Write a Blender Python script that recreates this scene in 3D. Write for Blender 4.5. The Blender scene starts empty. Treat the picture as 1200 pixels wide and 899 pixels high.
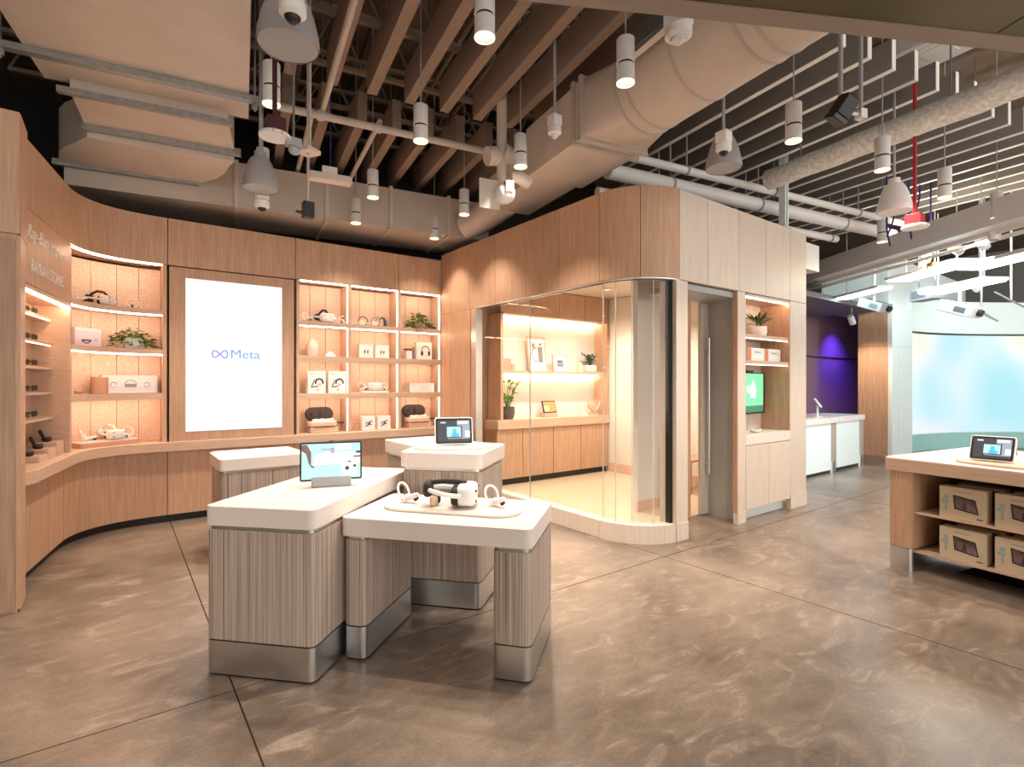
import bpy, bmesh, math, random
from mathutils import Vector, Matrix
random.seed(7)
R = math.radians
# ------------------------------------------------------------------ camera
CAM = (-3.874, -3.182, 1.55)
YAW = R(36.7)
scn = bpy.context.scene
col = scn.collection
cd = bpy.data.cameras.new('camera')
cd.sensor_width = 36; cd.lens = 18.6; cd.clip_start = .05; cd.clip_end = 200
co = bpy.data.objects.new('camera', cd); col.objects.link(co)
co.location = CAM; co.rotation_euler = (R(90), 0, -YAW)
scn.camera = co
# ------------------------------------------------------------------ world, exposure
w = bpy.data.worlds.new('world'); scn.world = w; w.use_nodes = True
w.node_tree.nodes['Background'].inputs[0].default_value = (1.0, .92, .84, 1)
w.node_tree.nodes['Background'].inputs[1].default_value = 1.45
vs = scn.view_settings
vs.view_transform = 'Standard'; vs.look = 'None'; vs.gamma = 1; vs.exposure = 0.86
vs.use_curve_mapping = False

# ------------------------------------------------------------------ helpers
def at(px, py, Y):
    """photograph pixel + distance along the lens axis -> world point"""
    X = (px - 600) / 620 * Y
    c, s = math.cos(YAW), math.sin(YAW)
    return Vector((CAM[0] + X * c + Y * s, CAM[1] - X * s + Y * c, CAM[2] - (py - 449.5) * Y / 620))
PV = (math.sin(R(9.8)), math.cos(R(9.8))); QV = (PV[1], -PV[0])   # axes of the building's ceiling grid
PQROT = -R(9.8)
def pq(q, p, z=0): return Vector((q * QV[0] + p * PV[0], q * QV[1] + p * PV[1], z))

class MB:
    def __init__(s): s.v = []; s.f = []
    def add(s, vs, fs, M=None):
        o = len(s.v)
        for p in vs:
            p = Vector(p)
            s.v.append(tuple(M @ p) if M is not None else tuple(p))
        for f in fs: s.f.append(tuple(i + o for i in f))
        return s
    def box(s, x0, x1, y0, y1, z0, z1, M=None):
        v = [(x, y, z) for z in (z0, z1) for y in (y0, y1) for x in (x0, x1)]
        f = [(0, 2, 3, 1), (4, 5, 7, 6), (0, 1, 5, 4), (2, 6, 7, 3), (0, 4, 6, 2), (1, 3, 7, 5)]
        return s.add(v, f, M)
    def prism(s, poly, z0, z1, M=None):
        a = sum(poly[i][0] * poly[(i + 1) % len(poly)][1] - poly[(i + 1) % len(poly)][0] * poly[i][1] for i in range(len(poly)))
        if a < 0: poly = poly[::-1]
        n = len(poly)
        v = [(x, y, z0) for x, y in poly] + [(x, y, z1) for x, y in poly]
        f = [tuple(range(n - 1, -1, -1)), tuple(range(n, 2 * n))]
        f += [(i, (i + 1) % n, n + (i + 1) % n, n + i) for i in range(n)]
        return s.add(v, f, M)
    def strip(s, outer, inner, z0, z1):
        """wall that follows two parallel polylines"""
        n = len(outer)
        v = [(x, y, z0) for x, y in outer] + [(x, y, z0) for x, y in inner] + [(x, y, z1) for x, y in outer] + [(x, y, z1) for x, y in inner]
        f = []
        for i in range(n - 1):
            a, b, c, d = i, i + 1, n + i + 1, n + i
            f += [(a, d, c, b), (2 * n + a, 2 * n + b, 2 * n + c, 2 * n + d), (a, b, 2 * n + b, 2 * n + a), (d, 2 * n + d, 2 * n + c, c)]
        f += [(0, 2 * n, 3 * n, n), (n - 1, 2 * n - 1, 4 * n - 1, 3 * n - 1)]
        return s.add(v, f)
    def tube(s, pts, r, n=10, closed=False, caps=True):
        pts = [Vector(p) for p in pts]; m = len(pts)
        rs = r if isinstance(r, (list, tuple)) else [r] * m
        v = []; prev = None
        for i, p in enumerate(pts):
            if closed: t = pts[(i + 1) % m] - pts[i - 1]
            else: t = pts[min(i + 1, m - 1)] - pts[max(i - 1, 0)]
            t.normalize()
            if prev is None:
                a = Vector((0, 0, 1)) if abs(t.z) < .9 else Vector((1, 0, 0))
                nrm = t.cross(a).normalized()
            else:
                nrm = prev - t * prev.dot(t)
                nrm.normalize()
            prev = nrm; b = t.cross(nrm)
            for k in range(n):
                an = 2 * math.pi * k / n
                v.append(p + nrm * (math.cos(an) * rs[i]) + b * (math.sin(an) * rs[i]))
        f = []
        for i in range(m if closed else m - 1):
            j = (i + 1) % m
            for k in range(n):
                l = (k + 1) % n
                f.append((i * n + k, i * n + l, j * n + l, j * n + k))
        if not closed and caps:
            f += [tuple(range(n - 1, -1, -1)), tuple(range((m - 1) * n, m * n))]
        return s.add(v, f)
    def lathe(s, prof, n=20, M=None, ang=2 * math.pi):
        v = []; f = []
        m = len(prof)
        for k in range(n):
            a = 2 * math.pi * k / n
            for r, z in prof: v.append((r * math.cos(a), r * math.sin(a), z))
        for k in range(n):
            l = (k + 1) % n
            for i in range(m - 1):
                f.append((k * m + i, l * m + i, l * m + i + 1, k * m + i + 1))
        return s.add(v, f, M)
    def superell(s, cx, cy, cz, rx, ry, rz, e1=.5, e2=.5, nu=20, nv=12, M=None):
        def cc(a, e): c = math.cos(a); return math.copysign(abs(c) ** e, c)
        def ss(a, e): c = math.sin(a); return math.copysign(abs(c) ** e, c)
        v = []; f = []
        for j in range(nv + 1):
            ph = -math.pi / 2 + math.pi * j / nv
            for i in range(nu):
                th = 2 * math.pi * i / nu
                v.append((cx + rx * cc(ph, e1) * cc(th, e2), cy + ry * cc(ph, e1) * ss(th, e2), cz + rz * ss(ph, e1)))
        for j in range(nv):
            for i in range(nu):
                k = (i + 1) % nu
                f.append((j * nu + i, j * nu + k, (j + 1) * nu + k, (j + 1) * nu + i))
        return s.add(v, f, M)
    def face(s, pts, M=None): return s.add(pts, [tuple(range(len(pts)))], M)
    def plate(s, pts, y, t=.0006):
        """thin printed shape on a front that looks towards -Y: pts are (x, z)"""
        n = len(pts)
        v = [(x, y, z) for x, z in pts] + [(x, y - t, z) for x, z in pts]
        f = [tuple(range(n)), tuple(range(2 * n - 1, n - 1, -1))] + [(i, n + i, n + (i + 1) % n, (i + 1) % n) for i in range(n)]
        return s.add(v, f)
    def build(s, name, mat, parent=None, bevel=0, sharp=38, M=None):
        me = bpy.data.meshes.new(name)
        me.from_pydata(s.v, [], s.f)
        bm = bmesh.new(); bm.from_mesh(me)
        bmesh.ops.remove_doubles(bm, verts=bm.verts, dist=1e-6)
        bmesh.ops.recalc_face_normals(bm, faces=bm.faces)
        bm.to_mesh(me); bm.free()
        me.polygons.foreach_set('use_smooth', [True] * len(me.polygons))
        me.set_sharp_from_angle(angle=R(sharp))
        me.materials.append(MAT[mat] if isinstance(mat, str) else mat)
        o = bpy.data.objects.new(name, me); col.objects.link(o)
        if parent: o.parent = parent
        if bevel:
            b = o.modifiers.new('bevel', 'BEVEL'); b.width = bevel; b.segments = 2; b.limit_method = 'ANGLE'; b.angle_limit = R(50)
        return o

def tag(o, label, cat, group=None):
    o['label'] = label; o['category'] = cat
    if group: o['group'] = group
    return o
def thing(name, label, cat, loc=(0, 0, 0), rotz=0, group=None):
    o = bpy.data.objects.new(name, None); o.empty_display_size = .1; col.objects.link(o)
    o.location = loc; o.rotation_euler = (0, 0, rotz)
    return tag(o, label, cat, group)
def struct(o):
    o['kind'] = 'structure'; return o
def lab(o, t): o['label'] = t; return o
def dup(root, loc, rotz=None, label=None, parent=None):
    r = root.copy(); col.objects.link(r); r.location = loc
    if rotz is not None: r.rotation_euler = (0, 0, rotz)
    if label: r['label'] = label
    for ch in list(root.children):
        c = ch.copy(); col.objects.link(c); c.parent = r
        for g in list(ch.children):
            d = g.copy(); col.objects.link(d); d.parent = c
    return r
def rpoly(pts, r, seg=6):
    out = []; n = len(pts)
    for i in range(n):
        p, a, b = Vector(pts[i]), Vector(pts[i - 1]), Vector(pts[(i + 1) % n])
        da, db = (a - p), (b - p); la, lb = da.length, db.length; da.normalize(); db.normalize()
        ang = da.angle(db); d = min(r / math.tan(ang / 2), la * .48, lb * .48)
        p0, p1 = p + da * d, p + db * d
        for k in range(seg + 1):
            t = k / seg
            q = p0 * (1 - t) ** 2 + p * 2 * t * (1 - t) + p1 * t * t
            out.append((q.x, q.y))
    return out
def rrect(x0, x1, y0, y1, r, seg=5):
    out = []
    for cx, cy, a0 in ((x1 - r, y0 + r, -90), (x1 - r, y1 - r, 0), (x0 + r, y1 - r, 90), (x0 + r, y0 + r, 180)):
        for k in range(seg + 1):
            a = R(a0 + 90 * k / seg); out.append((cx + r * math.cos(a), cy + r * math.sin(a)))
    return out
def circ(cx, cz, r, n=14, ry=None, a0=0, a1=360):
    ry = ry or r
    return [(cx + r * math.cos(R(a0 + (a1 - a0) * k / n)), cz + ry * math.sin(R(a0 + (a1 - a0) * k / n))) for k in range(n if a1 - a0 == 360 else n + 1)]
def arcband(cx, cz, r0, r1, a0, a1, n=14):
    return circ(cx, cz, r1, n, None, a0, a1 - .001) + circ(cx, cz, r0, n, None, a0, a1 - .001)[::-1]
def text_part(s, size, mat, parent, loc, rot, ext=.0008, align='CENTER', shear=0, name='lettering', sx=1, bold=0):
    c = bpy.data.curves.new('t', 'FONT'); c.body = s; c.size = size; c.extrude = ext; c.align_x = align; c.align_y = 'CENTER'; c.shear = shear; c.offset = bold; c.resolution_u = 3
    o = bpy.data.objects.new('t', c); col.objects.link(o)
    dg = bpy.context.evaluated_depsgraph_get()
    me = bpy.data.meshes.new_from_object(o.evaluated_get(dg))
    bpy.data.objects.remove(o); me.materials.clear(); me.materials.append(MAT[mat])
    r = bpy.data.objects.new(name, me); col.objects.link(r); r.location = loc; r.rotation_euler = rot; r.scale = (sx, 1, 1)
    if parent: r.parent = parent
    return r

# ------------------------------------------------------------------ materials
MAT = {}
def base(name, rgb, rough=.5, metal=0, spec=.5):
    m = bpy.data.materials.new(name); m.use_nodes = True
    b = m.node_tree.nodes['Principled BSDF']
    b.inputs['Base Color'].default_value = (*rgb, 1); b.inputs['Roughness'].default_value = rough
    b.inputs['Metallic'].default_value = metal; b.inputs['Specular IOR Level'].default_value = spec
    MAT[name] = m; return m, m.node_tree, b
def noise_mix(name, stops, scale=(1, 1, 1), nscale=5, detail=4, rough=.5, bump=0, rand=0, dist=0, metal=0, spec=.5):
    m, nt, b = base(name, stops[0][1], rough, metal, spec)
    N, L = nt.nodes.new, nt.links.new
    tc = N('ShaderNodeTexCoord'); mp = N('ShaderNodeMapping'); mp.inputs['Scale'].default_value = scale
    nz = N('ShaderNodeTexNoise'); nz.inputs['Scale'].default_value = nscale; nz.inputs['Detail'].default_value = detail; nz.inputs['Distortion'].default_value = dist
    cr = N('ShaderNodeValToRGB'); e = cr.color_ramp.elements
    while len(e) < len(stops): e.new(.5)
    for el, (p, c) in zip(e, stops): el.position = p; el.color = (*c, 1)
    L(tc.outputs['Object'], mp.inputs[0]); L(mp.outputs[0], nz.inputs[0]); L(nz.outputs[0], cr.inputs[0])
    last = cr.outputs[0]
    if rand:
        oi = N('ShaderNodeObjectInfo'); hs = N('ShaderNodeHueSaturation'); ma = N('ShaderNodeMapRange')
        ma.inputs[3].default_value = 1 - rand; ma.inputs[4].default_value = 1 + rand
        L(oi.outputs['Random'], ma.inputs[0]); L(ma.outputs[0], hs.inputs['Value']); L(last, hs.inputs['Color']); last = hs.outputs[0]
    L(last, b.inputs['Base Color'])
    if bump:
        bp = N('ShaderNodeBump'); bp.inputs['Strength'].default_value = bump; bp.inputs['Distance'].default_value = .01
        L(nz.outputs[0], bp.inputs['Height']); L(bp.outputs[0], b.inputs['Normal'])
    return m
def emit(name, rgb, s):
    m, nt, b = base(name, (.02, .02, .02), .4)
    b.inputs['Emission Color'].default_value = (*rgb, 1); b.inputs['Emission Strength'].default_value = s
    return m
OAK = [(.3, (.46, .275, .17)), (.55, (.545, .34, .222)), (.75, (.615, .405, .275))]
noise_mix('oak', OAK, (26, 26, 1.1), 2.2, 5, .48, rand=.05, dist=.6)
noise_mix('oak_end', [(.3, (.34, .215, .14)), (.7, (.46, .30, .2))], (26, 26, 1.1), 2.2, 5, .5)
noise_mix('oak_flat', [(.3, (.56, .38, .27)), (.7, (.66, .47, .345))], (1.4, 26, 26), 2.2, 4, .45)
noise_mix('oak_lit', [(.3, (.62, .53, .445)), (.7, (.71, .62, .53))], (26, 26, 1.0), 2.0, 5, .45, rand=.03)  # the same oak, with the cool light on the front face in its colour
noise_mix('plywood', [(.28, (.17, .125, .10)), (.44, (.35, .275, .225)), (.6, (.54, .45, .385)), (.75, (.29, .225, .185))], (105, 105, .45), 1.6, 3, .5, bump=.15)
noise_mix('felt', [(.35, (.66, .48, .37)), (.5, (.76, .58, .46)), (.65, (.84, .67, .55))], (1, 1, 1), 70, 3, .85, bump=.1, rand=.03)
noise_mix('laminate', [(.3, (.74, .67, .62)), (.7, (.79, .72, .67))], (1, 1, 1), 120, 2, .38)
noise_mix('laminate_shaded', [(.3, (.5, .40, .35)), (.7, (.56, .455, .40))], (1, 1, 1), 200, 2, .45)  # unused laminate copy, edge shade under overhead light put into its colour
noise_mix('steel', [(.3, (.60, .61, .61)), (.7, (.72, .73, .73))], (3, 3, 160), 3, 3, .3, metal=1)
base('steel_dark', (.06, .06, .06), .35, 1)
base('black', (.012, .012, .013), .45)
base('black_soft', (.02, .018, .017), .75)
base('dark_void', (.012, .010, .009), .9)
base('white', (.80, .79, .78), .4)
base('white_matte', (.74, .73, .71), .7)
base('grey', (.36, .37, .38), .5)
base('grey_mid', (.16, .165, .17), .5)
base('pink_prop', (.72, .49, .38), .6)
base('blush', (.82, .68, .60), .5)
base('brown_box', (.36, .19, .12), .6)
base('red', (.42, .012, .02), .4)
base('dark_red', (.05, .006, .006), .5)
base('blue_cable', (.03, .03, .22), .5)
base('gold', (.6, .36, .10), .35, 1)
base('orange', (.75, .2, .06), .5)
base('lavender', (.72, .66, .80), .5)
base('ink', (.035, .028, .03), .6)
base('ink_grey', (.30, .29, .29), .6)
base('rose_print', (.62, .40, .40), .6)
base('teal_print', (.30, .42, .38), .6)
base('kraft', (.60, .49, .34), .65)
base('tan_tray', (.70, .50, .36), .5)
base('clay', (.55, .31, .21), .6)
base('pot_dark', (.10, .075, .06), .5)
noise_mix('leaf', [(.3, (.05, .13, .012)), (.7, (.18, .33, .04))], (1, 1, 1), 25, 2, .45)
noise_mix('leaf_dark', [(.3, (.02, .06, .012)), (.7, (.07, .15, .03))], (1, 1, 1), 25, 2, .4)
noise_mix('duct_paint', [(.3, (.50, .44, .39)), (.7, (.56, .495, .44))], (1, 1, 1), 3, 3, .5)
noise_mix('duct_pale', [(.3, (.60, .52, .45)), (.7, (.66, .575, .50))], (1, 1, 1), 3, 3, .45)
noise_mix('galvanised', [(.3, (.30, .31, .31)), (.7, (.40, .41, .41))], (1, 1, 1), 20, 3, .4, metal=.6)
noise_mix('baffle_felt', [(.3, (.25, .178, .135)), (.7, (.31, .225, .172))], (1, 1, 1), 120, 2, .9)
noise_mix('baffle_grey', [(.3, (.25, .235, .22)), (.7, (.30, .28, .26))], (1, 1, 1), 120, 2, .9)
base('baffle_edge', (.88, .87, .84), .7)
noise_mix('deck', [(.3, (.10, .067, .042)), (.7, (.16, .11, .07))], (1, 1, 1), 4, 4, .8)
base('joist', (.17, .125, .09), .6)
base('joist_pale', (.22, .165, .12), .55)
noise_mix('insulation', [(.35, (.62, .61, .58)), (.65, (.88, .87, .83))], (1, 1, 1), 28, 3, .6, bump=1.0)
noise_mix('soffit_metal', [(.3, (.075, .058, .022)), (.7, (.12, .092, .035))], (1, 1, 1), 2, 3, .35, metal=.5)
base('soffit_trim', (.30, .235, .20), .5)
base('speaker_grey', (.34, .335, .34), .55)
base('wall_white', (.76, .72, .66), .6)
base('purple_wall', (.30, .17, .20), .6)
base('reveal', (.40, .41, .40), .4, .3)
base('cream_floor', (.62, .50, .36), .3)
base('teal_panel', (.36, .66, .66), .5)
base('cyan_white', (.80, .89, .89), .45)  # white with the curved screen's cyan spill put into the colour
emit('led_warm', (1, .66, .44), 21)
emit('led_soft', (1, .70, .48), 3.6)
emit('lamp_face', (1, .86, .66), 2.5)
emit('lamp_rim', (1, .85, .62), 1.2)
emit('screen_white', (.93, .97, 1.0), .62)
emit('scr_dark', (.03, .035, .05), .8)
emit('scr_cyan', (.45, .85, .82), .75)
emit('scr_white', (.9, .95, .95), .85)
emit('scr_blue', (.08, .45, .75), .8)
emit('scr_black', (.01, .02, .02), .5)
emit('scr_brown', (.25, .13, .11), .5)
emit('scr_grey', (.42, .45, .52), .6)
emit('scr_green', (.22, .72, .36), .75)
emit('scr_green_dark', (.05, .27, .16), .6)
emit('scr_orange', (.95, .42, .10), .8)
emit('scr_yellow', (.95, .75, .30), .8)
emit('logo_blue', (.10, .28, .50), .8)
emit('logo_violet', (.20, .20, .52), .8)
emit('led_panel', (.72, .95, 1.0), 7)
# concrete
def concrete():
    m, nt, b = base('concrete', (.3, .25, .2), .33)
    N, L = nt.nodes.new, nt.links.new
    tc = N('ShaderNodeTexCoord')
    def nz(s, d, sc=(1, 1, 1), dist=0):
        mp = N('ShaderNodeMapping'); mp.inputs['Scale'].default_value = sc; mp.inputs['Rotation'].default_value = (0, 0, R(25))
        n = N('ShaderNodeTexNoise'); n.inputs['Scale'].default_value = s; n.inputs['Detail'].default_value = d; n.inputs['Distortion'].default_value = dist; n.inputs['Roughness'].default_value = .62
        L(tc.outputs['Object'], mp.inputs[0]); L(mp.outputs[0], n.inputs[0]); return n
    a = nz(.75, 6, (1, 1, 1), .5); c = nz(3.2, 8, (1, 2.2, 1), 1.4); d = nz(55, 3)
    def ramp(n, st):
        r = N('ShaderNodeValToRGB'); e = r.color_ramp.elements
        while len(e) < len(st): e.new(.5)
        for el, (p, k) in zip(e, st): el.position = p; el.color = (*k, 1)
        L(n.outputs[0], r.inputs[0]); return r
    ra = ramp(a, [(.30, (.10, .073, .056)), (.5, (.185, .14, .108)), (.68, (.30, .232, .182))])
    rc = ramp(c, [(.40, (0, 0, 0)), (.56, (.16, .16, .16)), (.72, (.75, .75, .75))])
    mx = N('ShaderNodeMix'); mx.data_type = 'RGBA'; mx.inputs['B'].default_value = (.42, .335, .27, 1)
    L(rc.outputs[0], mx.inputs['Factor']); L(ra.outputs[0], mx.inputs['A'])
    rd = ramp(d, [(.35, (.86, .86, .86)), (.65, (1.06, 1.06, 1.06))])
    mu = N('ShaderNodeMix'); mu.data_type = 'RGBA'; mu.blend_type = 'MULTIPLY'; mu.inputs['Factor'].default_value = 1
    L(mx.outputs['Result'], mu.inputs['A']); L(rd.outputs[0], mu.inputs['B']); L(mu.outputs['Result'], b.inputs['Base Color'])
    mr = N('ShaderNodeMapRange'); mr.inputs[3].default_value = .22; mr.inputs[4].default_value = .42
    L(c.outputs[0], mr.inputs[0]); L(mr.outputs[0], b.inputs['Roughness'])
concrete()
def glass(name, tint, k):
    m, nt, b = base(name, (.9, .9, .9))
    N, L = nt.nodes.new, nt.links.new
    t = N('ShaderNodeBsdfTransparent'); t.inputs[0].default_value = (*tint, 1)
    g = N('ShaderNodeBsdfGlossy'); g.inputs[0].default_value = (1, 1, 1, 1); g.inputs[1].default_value = .02
    f = N('ShaderNodeFresnel'); f.inputs[0].default_value = k
    x = N('ShaderNodeMixShader'); ge = N('ShaderNodeNewGeometry'); iv = N('ShaderNodeMath'); iv.operation = 'SUBTRACT'; iv.inputs[0].default_value = 1; L(ge.outputs['Backfacing'], iv.inputs[1])
    mm = N('ShaderNodeMath'); mm.operation = 'MULTIPLY'; L(f.outputs[0], mm.inputs[0]); L(iv.outputs[0], mm.inputs[1])
    L(mm.outputs[0], x.inputs[0]); L(t.outputs[0], x.inputs[1]); L(g.outputs[0], x.inputs[2])
    L(x.outputs[0], nt.nodes['Material Output'].inputs[0])
glass('glass', (.97, .98, .975), 1.32)
base('glass_edge', (.60, .63, .58), .2)
glass('lens', (.25, .2, .2), 1.5)
def led_wall():
    m, nt, b = base('led_wall', (.05, .05, .05), .4)
    N, L = nt.nodes.new, nt.links.new
    tc = N('ShaderNodeTexCoord'); mp = N('ShaderNodeMapping'); mp.inputs['Scale'].default_value = (.33, .33, .22); mp.inputs['Location'].default_value = (.35, .2, .1)
    n = N('ShaderNodeTexNoise'); n.inputs['Scale'].default_value = 1.3; n.inputs['Detail'].default_value = 1
    r = N('ShaderNodeValToRGB'); e = r.color_ramp.elements
    for _ in range(3): e.new(.5)
    for el, (p, k) in zip(e, [(.3, (.42, .85, .95)), (.42, (.62, .92, 1.0)), (.5, (.90, .96, 1.0)), (.58, (1, .97, .82)), (.68, (.72, 1.0, .86))]):
        el.position = p; el.color = (*k, 1)
    L(tc.outputs['Object'], mp.inputs[0]); L(mp.outputs[0], n.inputs[0]); L(n.outputs[0], r.inputs[0])
    L(r.outputs[0], b.inputs['Emission Color']); b.inputs['Emission Strength'].default_value = .50
led_wall()
# ================================================================== FLOOR
fl = struct(MB().box(-9, 18, -9, 7, -.12, -.012).build('floor', 'dark_void'))
us = [-9, -3.4, .05, 4.0, 8.2, 18]; vsx = [-9, -.2, 7]
for i in range(len(us) - 1):
    for j in range(len(vsx) - 1):
        MB().box(us[i] + .004, us[i + 1] - .004, vsx[j] + .004, vsx[j + 1] - .004, -.012, 0).build('slab', 'concrete', fl)
for u_ in us[1:-1]: MB().box(u_ - .004, u_ + .004, -9, 7, -.012, -.0015).build('joint_filler', 'dark_void', fl)
MB().box(-9, 18, -.204, -.196, -.012, -.002).build('joint_filler', 'dark_void', fl)
# ================================================================== CEILING
ce = struct(MB().box(-9, 18, -9, 7, 5.6, 5.75).build('ceiling', 'deck'))
for k in range(26):
    q = -5 + k * .34
    o = MB().box(-.05, .05, -7, 5.2, 5.54, 5.6).build('deck_rib', 'deck', ce); o.location = pq(q, 0, 0); o.rotation_euler.z = PQROT
def joist(p, q0, q1, mat):
    m = MB()
    m.box(q0, q1, p - .03, p + .03, 4.72, 4.76); m.box(q0, q1, p - .03, p + .03, 5.3, 5.34)
    n = int((q1 - q0) / .5); s = (q1 - q0) / n
    for i in range(n):
        m.tube([(q0 + i * s, p, 4.75), (q0 + (i + .5) * s, p, 5.31), (q0 + (i + 1) * s, p, 4.75)], .014, 6)
    o = m.build('joist', mat, ce); o.rotation_euler.z = PQROT
for p in (-1.6, -.75, .1, .95, 1.75, 2.55, 3.3): joist(p, -5.4, .5, 'joist_pale')
# service conduits under the deck
for q, p0, p1, z in ((-2.75, -2.2, 3.4, 4.9), (-2.42, -2.2, 1.2, 5.0), (-2.05, -2.0, 3.2, 4.95), (-1.3, -1.9, 2.6, 5.05), (-.95, -2, 3.3, 4.9)):
    o = MB().tube([(q, p0, z), (q, p1, z)], .022, 8).build('conduit', 'joist_pale', ce); o.rotation_euler.z = PQROT
# ------------------------------------------------------------------ acoustic baffles
def baffle(q, p0, p1, th, h, mat, edge, label, group):
    L = p1 - p0
    t = thing('ceiling_baffle', label, 'ceiling baffle', pq(q, (p0 + p1) / 2, 4.3), PQROT, group)
    MB().box(-th / 2, th / 2, -L / 2, L / 2, .006 if edge else 0, h).build('panel', mat, t)
    if edge:
        m = MB().box(-th / 2, th / 2, -L / 2, L / 2, 0, .006); m.box(-th / 2, th / 2, -L / 2 - .006, -L / 2, 0, h)
        lab(m.build('edge_band', edge, t), 'white edge band')
    for y in (-L * .35, L * .35): MB().tube([(0, y, h), (0, y, 1.25)], .004, 5).build('hanger_wire', 'grey_mid', t)
    return t
for k in range(-2, 8):
    q = -2.55 + .362 * k
    baffle(q, -2.4, 1.3, .095, .30, 'baffle_felt', None, 'brown felt ceiling baffle of the long bank stopping at the crossing tan pipe', 'brown baffles over the tables')
for k in range(-1, 7):
    q = -2.53 + .362 * k
    baffle(q, 1.84, 3.55, .095, .30, 'baffle_felt', None, 'brown felt ceiling baffle between the crossing pipe and the wall duct', 'brown baffles before the wall duct')
for k in range(0, 17):
    q = .72 + .362 * k
    baffle(q, -1.17, 2.7 if k > 1 else 1.9, .055, .27, 'baffle_grey', 'baffle_edge', 'grey ceiling baffle with white lower edge beyond the round duct', 'grey baffles with white edges')
# ------------------------------------------------------------------ soffit over the entrance
s0, s1 = Vector((-3.0, -1.41, 0)), Vector((.9, -3.535, 0))
d = (s1 - s0).normalized(); nrm = Vector((d.y, -d.x, 0))
if nrm.y > 0: nrm = -nrm
so = thing('entrance_soffit', 'dark bronze metal soffit with pale edge trim overhead', 'soffit', (0, 0, 3.0))
def quad(a, b, w0, w1): return [tuple((a + nrm * w0)[:2]), tuple((b + nrm * w0)[:2]), tuple((b + nrm * w1)[:2]), tuple((a + nrm * w1)[:2])]
MB().prism(quad(s0, s1, 0, .085), -.004, .16).build('edge_trim', 'soffit_trim', so)
mid = s0.lerp(s1, .535)
for a, b in ((s0, mid), (mid, s1)):
    MB().prism(quad(a + d * .004, b - d * .004, .088, 1.2), 0, .16).build('panel', 'soffit_metal', so)
MB().prism(quad(s0, s1, .0, 1.22), .16, .2).build('carrier', 'black', so)
# ------------------------------------------------------------------ ducts
def rot(o): o.rotation_euler.z = PQROT; return o
t = thing('supply_duct', 'wide flat supply duct under a grey support rail', 'duct', (0, 0, 4.0), PQROT)
MB().box(-4.70, -3.235, -2.6, 1.68, 0, .5).build('casing', 'duct_pale', t)
MB().box(-4.86, -3.16, 1.2, 1.27, -.05, -.002).build('support_rail', 'galvanised', t)
for q in (-4.83, -3.19):
    MB().tube([(q, 1.235, -.12), (q, 1.235, 1.5)], .01, 6).build('threaded_rod', 'galvanised', t)
    MB().tube([(q, 1.235, -.1), (q, 1.235, -.052)], .025, 6).build('nut', 'galvanised', t)
t = thing('offset_duct', 'curving sheet metal duct fitting with bolted flanges', 'duct', (0, 0, 3.8), 0)
def uvq(q, p): v = pq(q, p); return (v.x, v.y)
MB().prism([uvq(-4.52, 1.6), uvq(-3.4, 1.6), uvq(-3.36, 2.24), uvq(-4.56, 2.24)], .1, .45).build('neck', 'duct_pale', t)
for p, a, b, z in ((1.60, -4.6, -3.36, .07), (2.23, -4.58, -3.30, .05)):
    MB().prism([uvq(a, p - .025), uvq(b, p - .025), uvq(b, p + .025), uvq(a, p + .025)], z, .12).build('flange', 'galvanised', t)
lft = [(-4.14, 2.95), (-4.13, 3.06), (-4.19, 3.22), (-4.28, 3.39), (-4.33, 3.56), (-4.345, 3.75), (-4.35, 3.93)]
rgt = [(-3.16, 3.72), (-3.10, 3.62), (-3.0, 3.42), (-2.955, 3.2), (-2.945, 2.95), (-2.97, 2.80)]
lft[0] = (uvq(-4.57, 2.27)[0] + .02, uvq(-4.57, 2.27)[1]); rgt[-1] = uvq(-3.36, 2.27)
MB().prism(lft + rgt, 0, .42).build('s_bend', 'duct_pale', t)
MB().prism([uvq(-5.0, 3.06), uvq(-3.72, 3.06), uvq(-3.72, 3.115), uvq(-5.0, 3.115)], -.03, .03).build('flange', 'galvanised', t)
t2 = thing('wall_duct', 'long rectangular air duct running above the timber wall', 'duct', (0, 0, 3.6), PQROT)
MB().box(-4.92, -.14, 3.13, 4.1, 0, .52).build('casing', 'duct_paint', t2)
for q in (-3.35, -2.35, -1.55, -.75):
    m = MB(); m.box(q - .022, q + .022, 3.105, 3.13, -.02, .54); m.box(q - .022, q + .022, 3.105, 4.1, -.022, 0)
    m.build('strap', 'duct_pale', t2)
MB().box(-5.3, .6, 4.3, 4.36, -.12, -.06).build('ledger', 'grey_mid', t2)
t = thing('round_duct', 'big round duct joined to a rectangular plenum with grille', 'duct', (0, 0, 3.7), PQROT)
MB().box(-.645, .045, .04, 1.06, 0, .5).build('plenum', 'duct_pale', t)
MB().box(-.555, .0, 1.06, 2.2, .02, .4).build('branch_box', 'duct_pale', t)
m = MB()
for p in (.04, .16): m.box(-.675, .075, p - .02, p + .015, -.03, .53)
m.build('flange', 'duct_paint', t)
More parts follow.
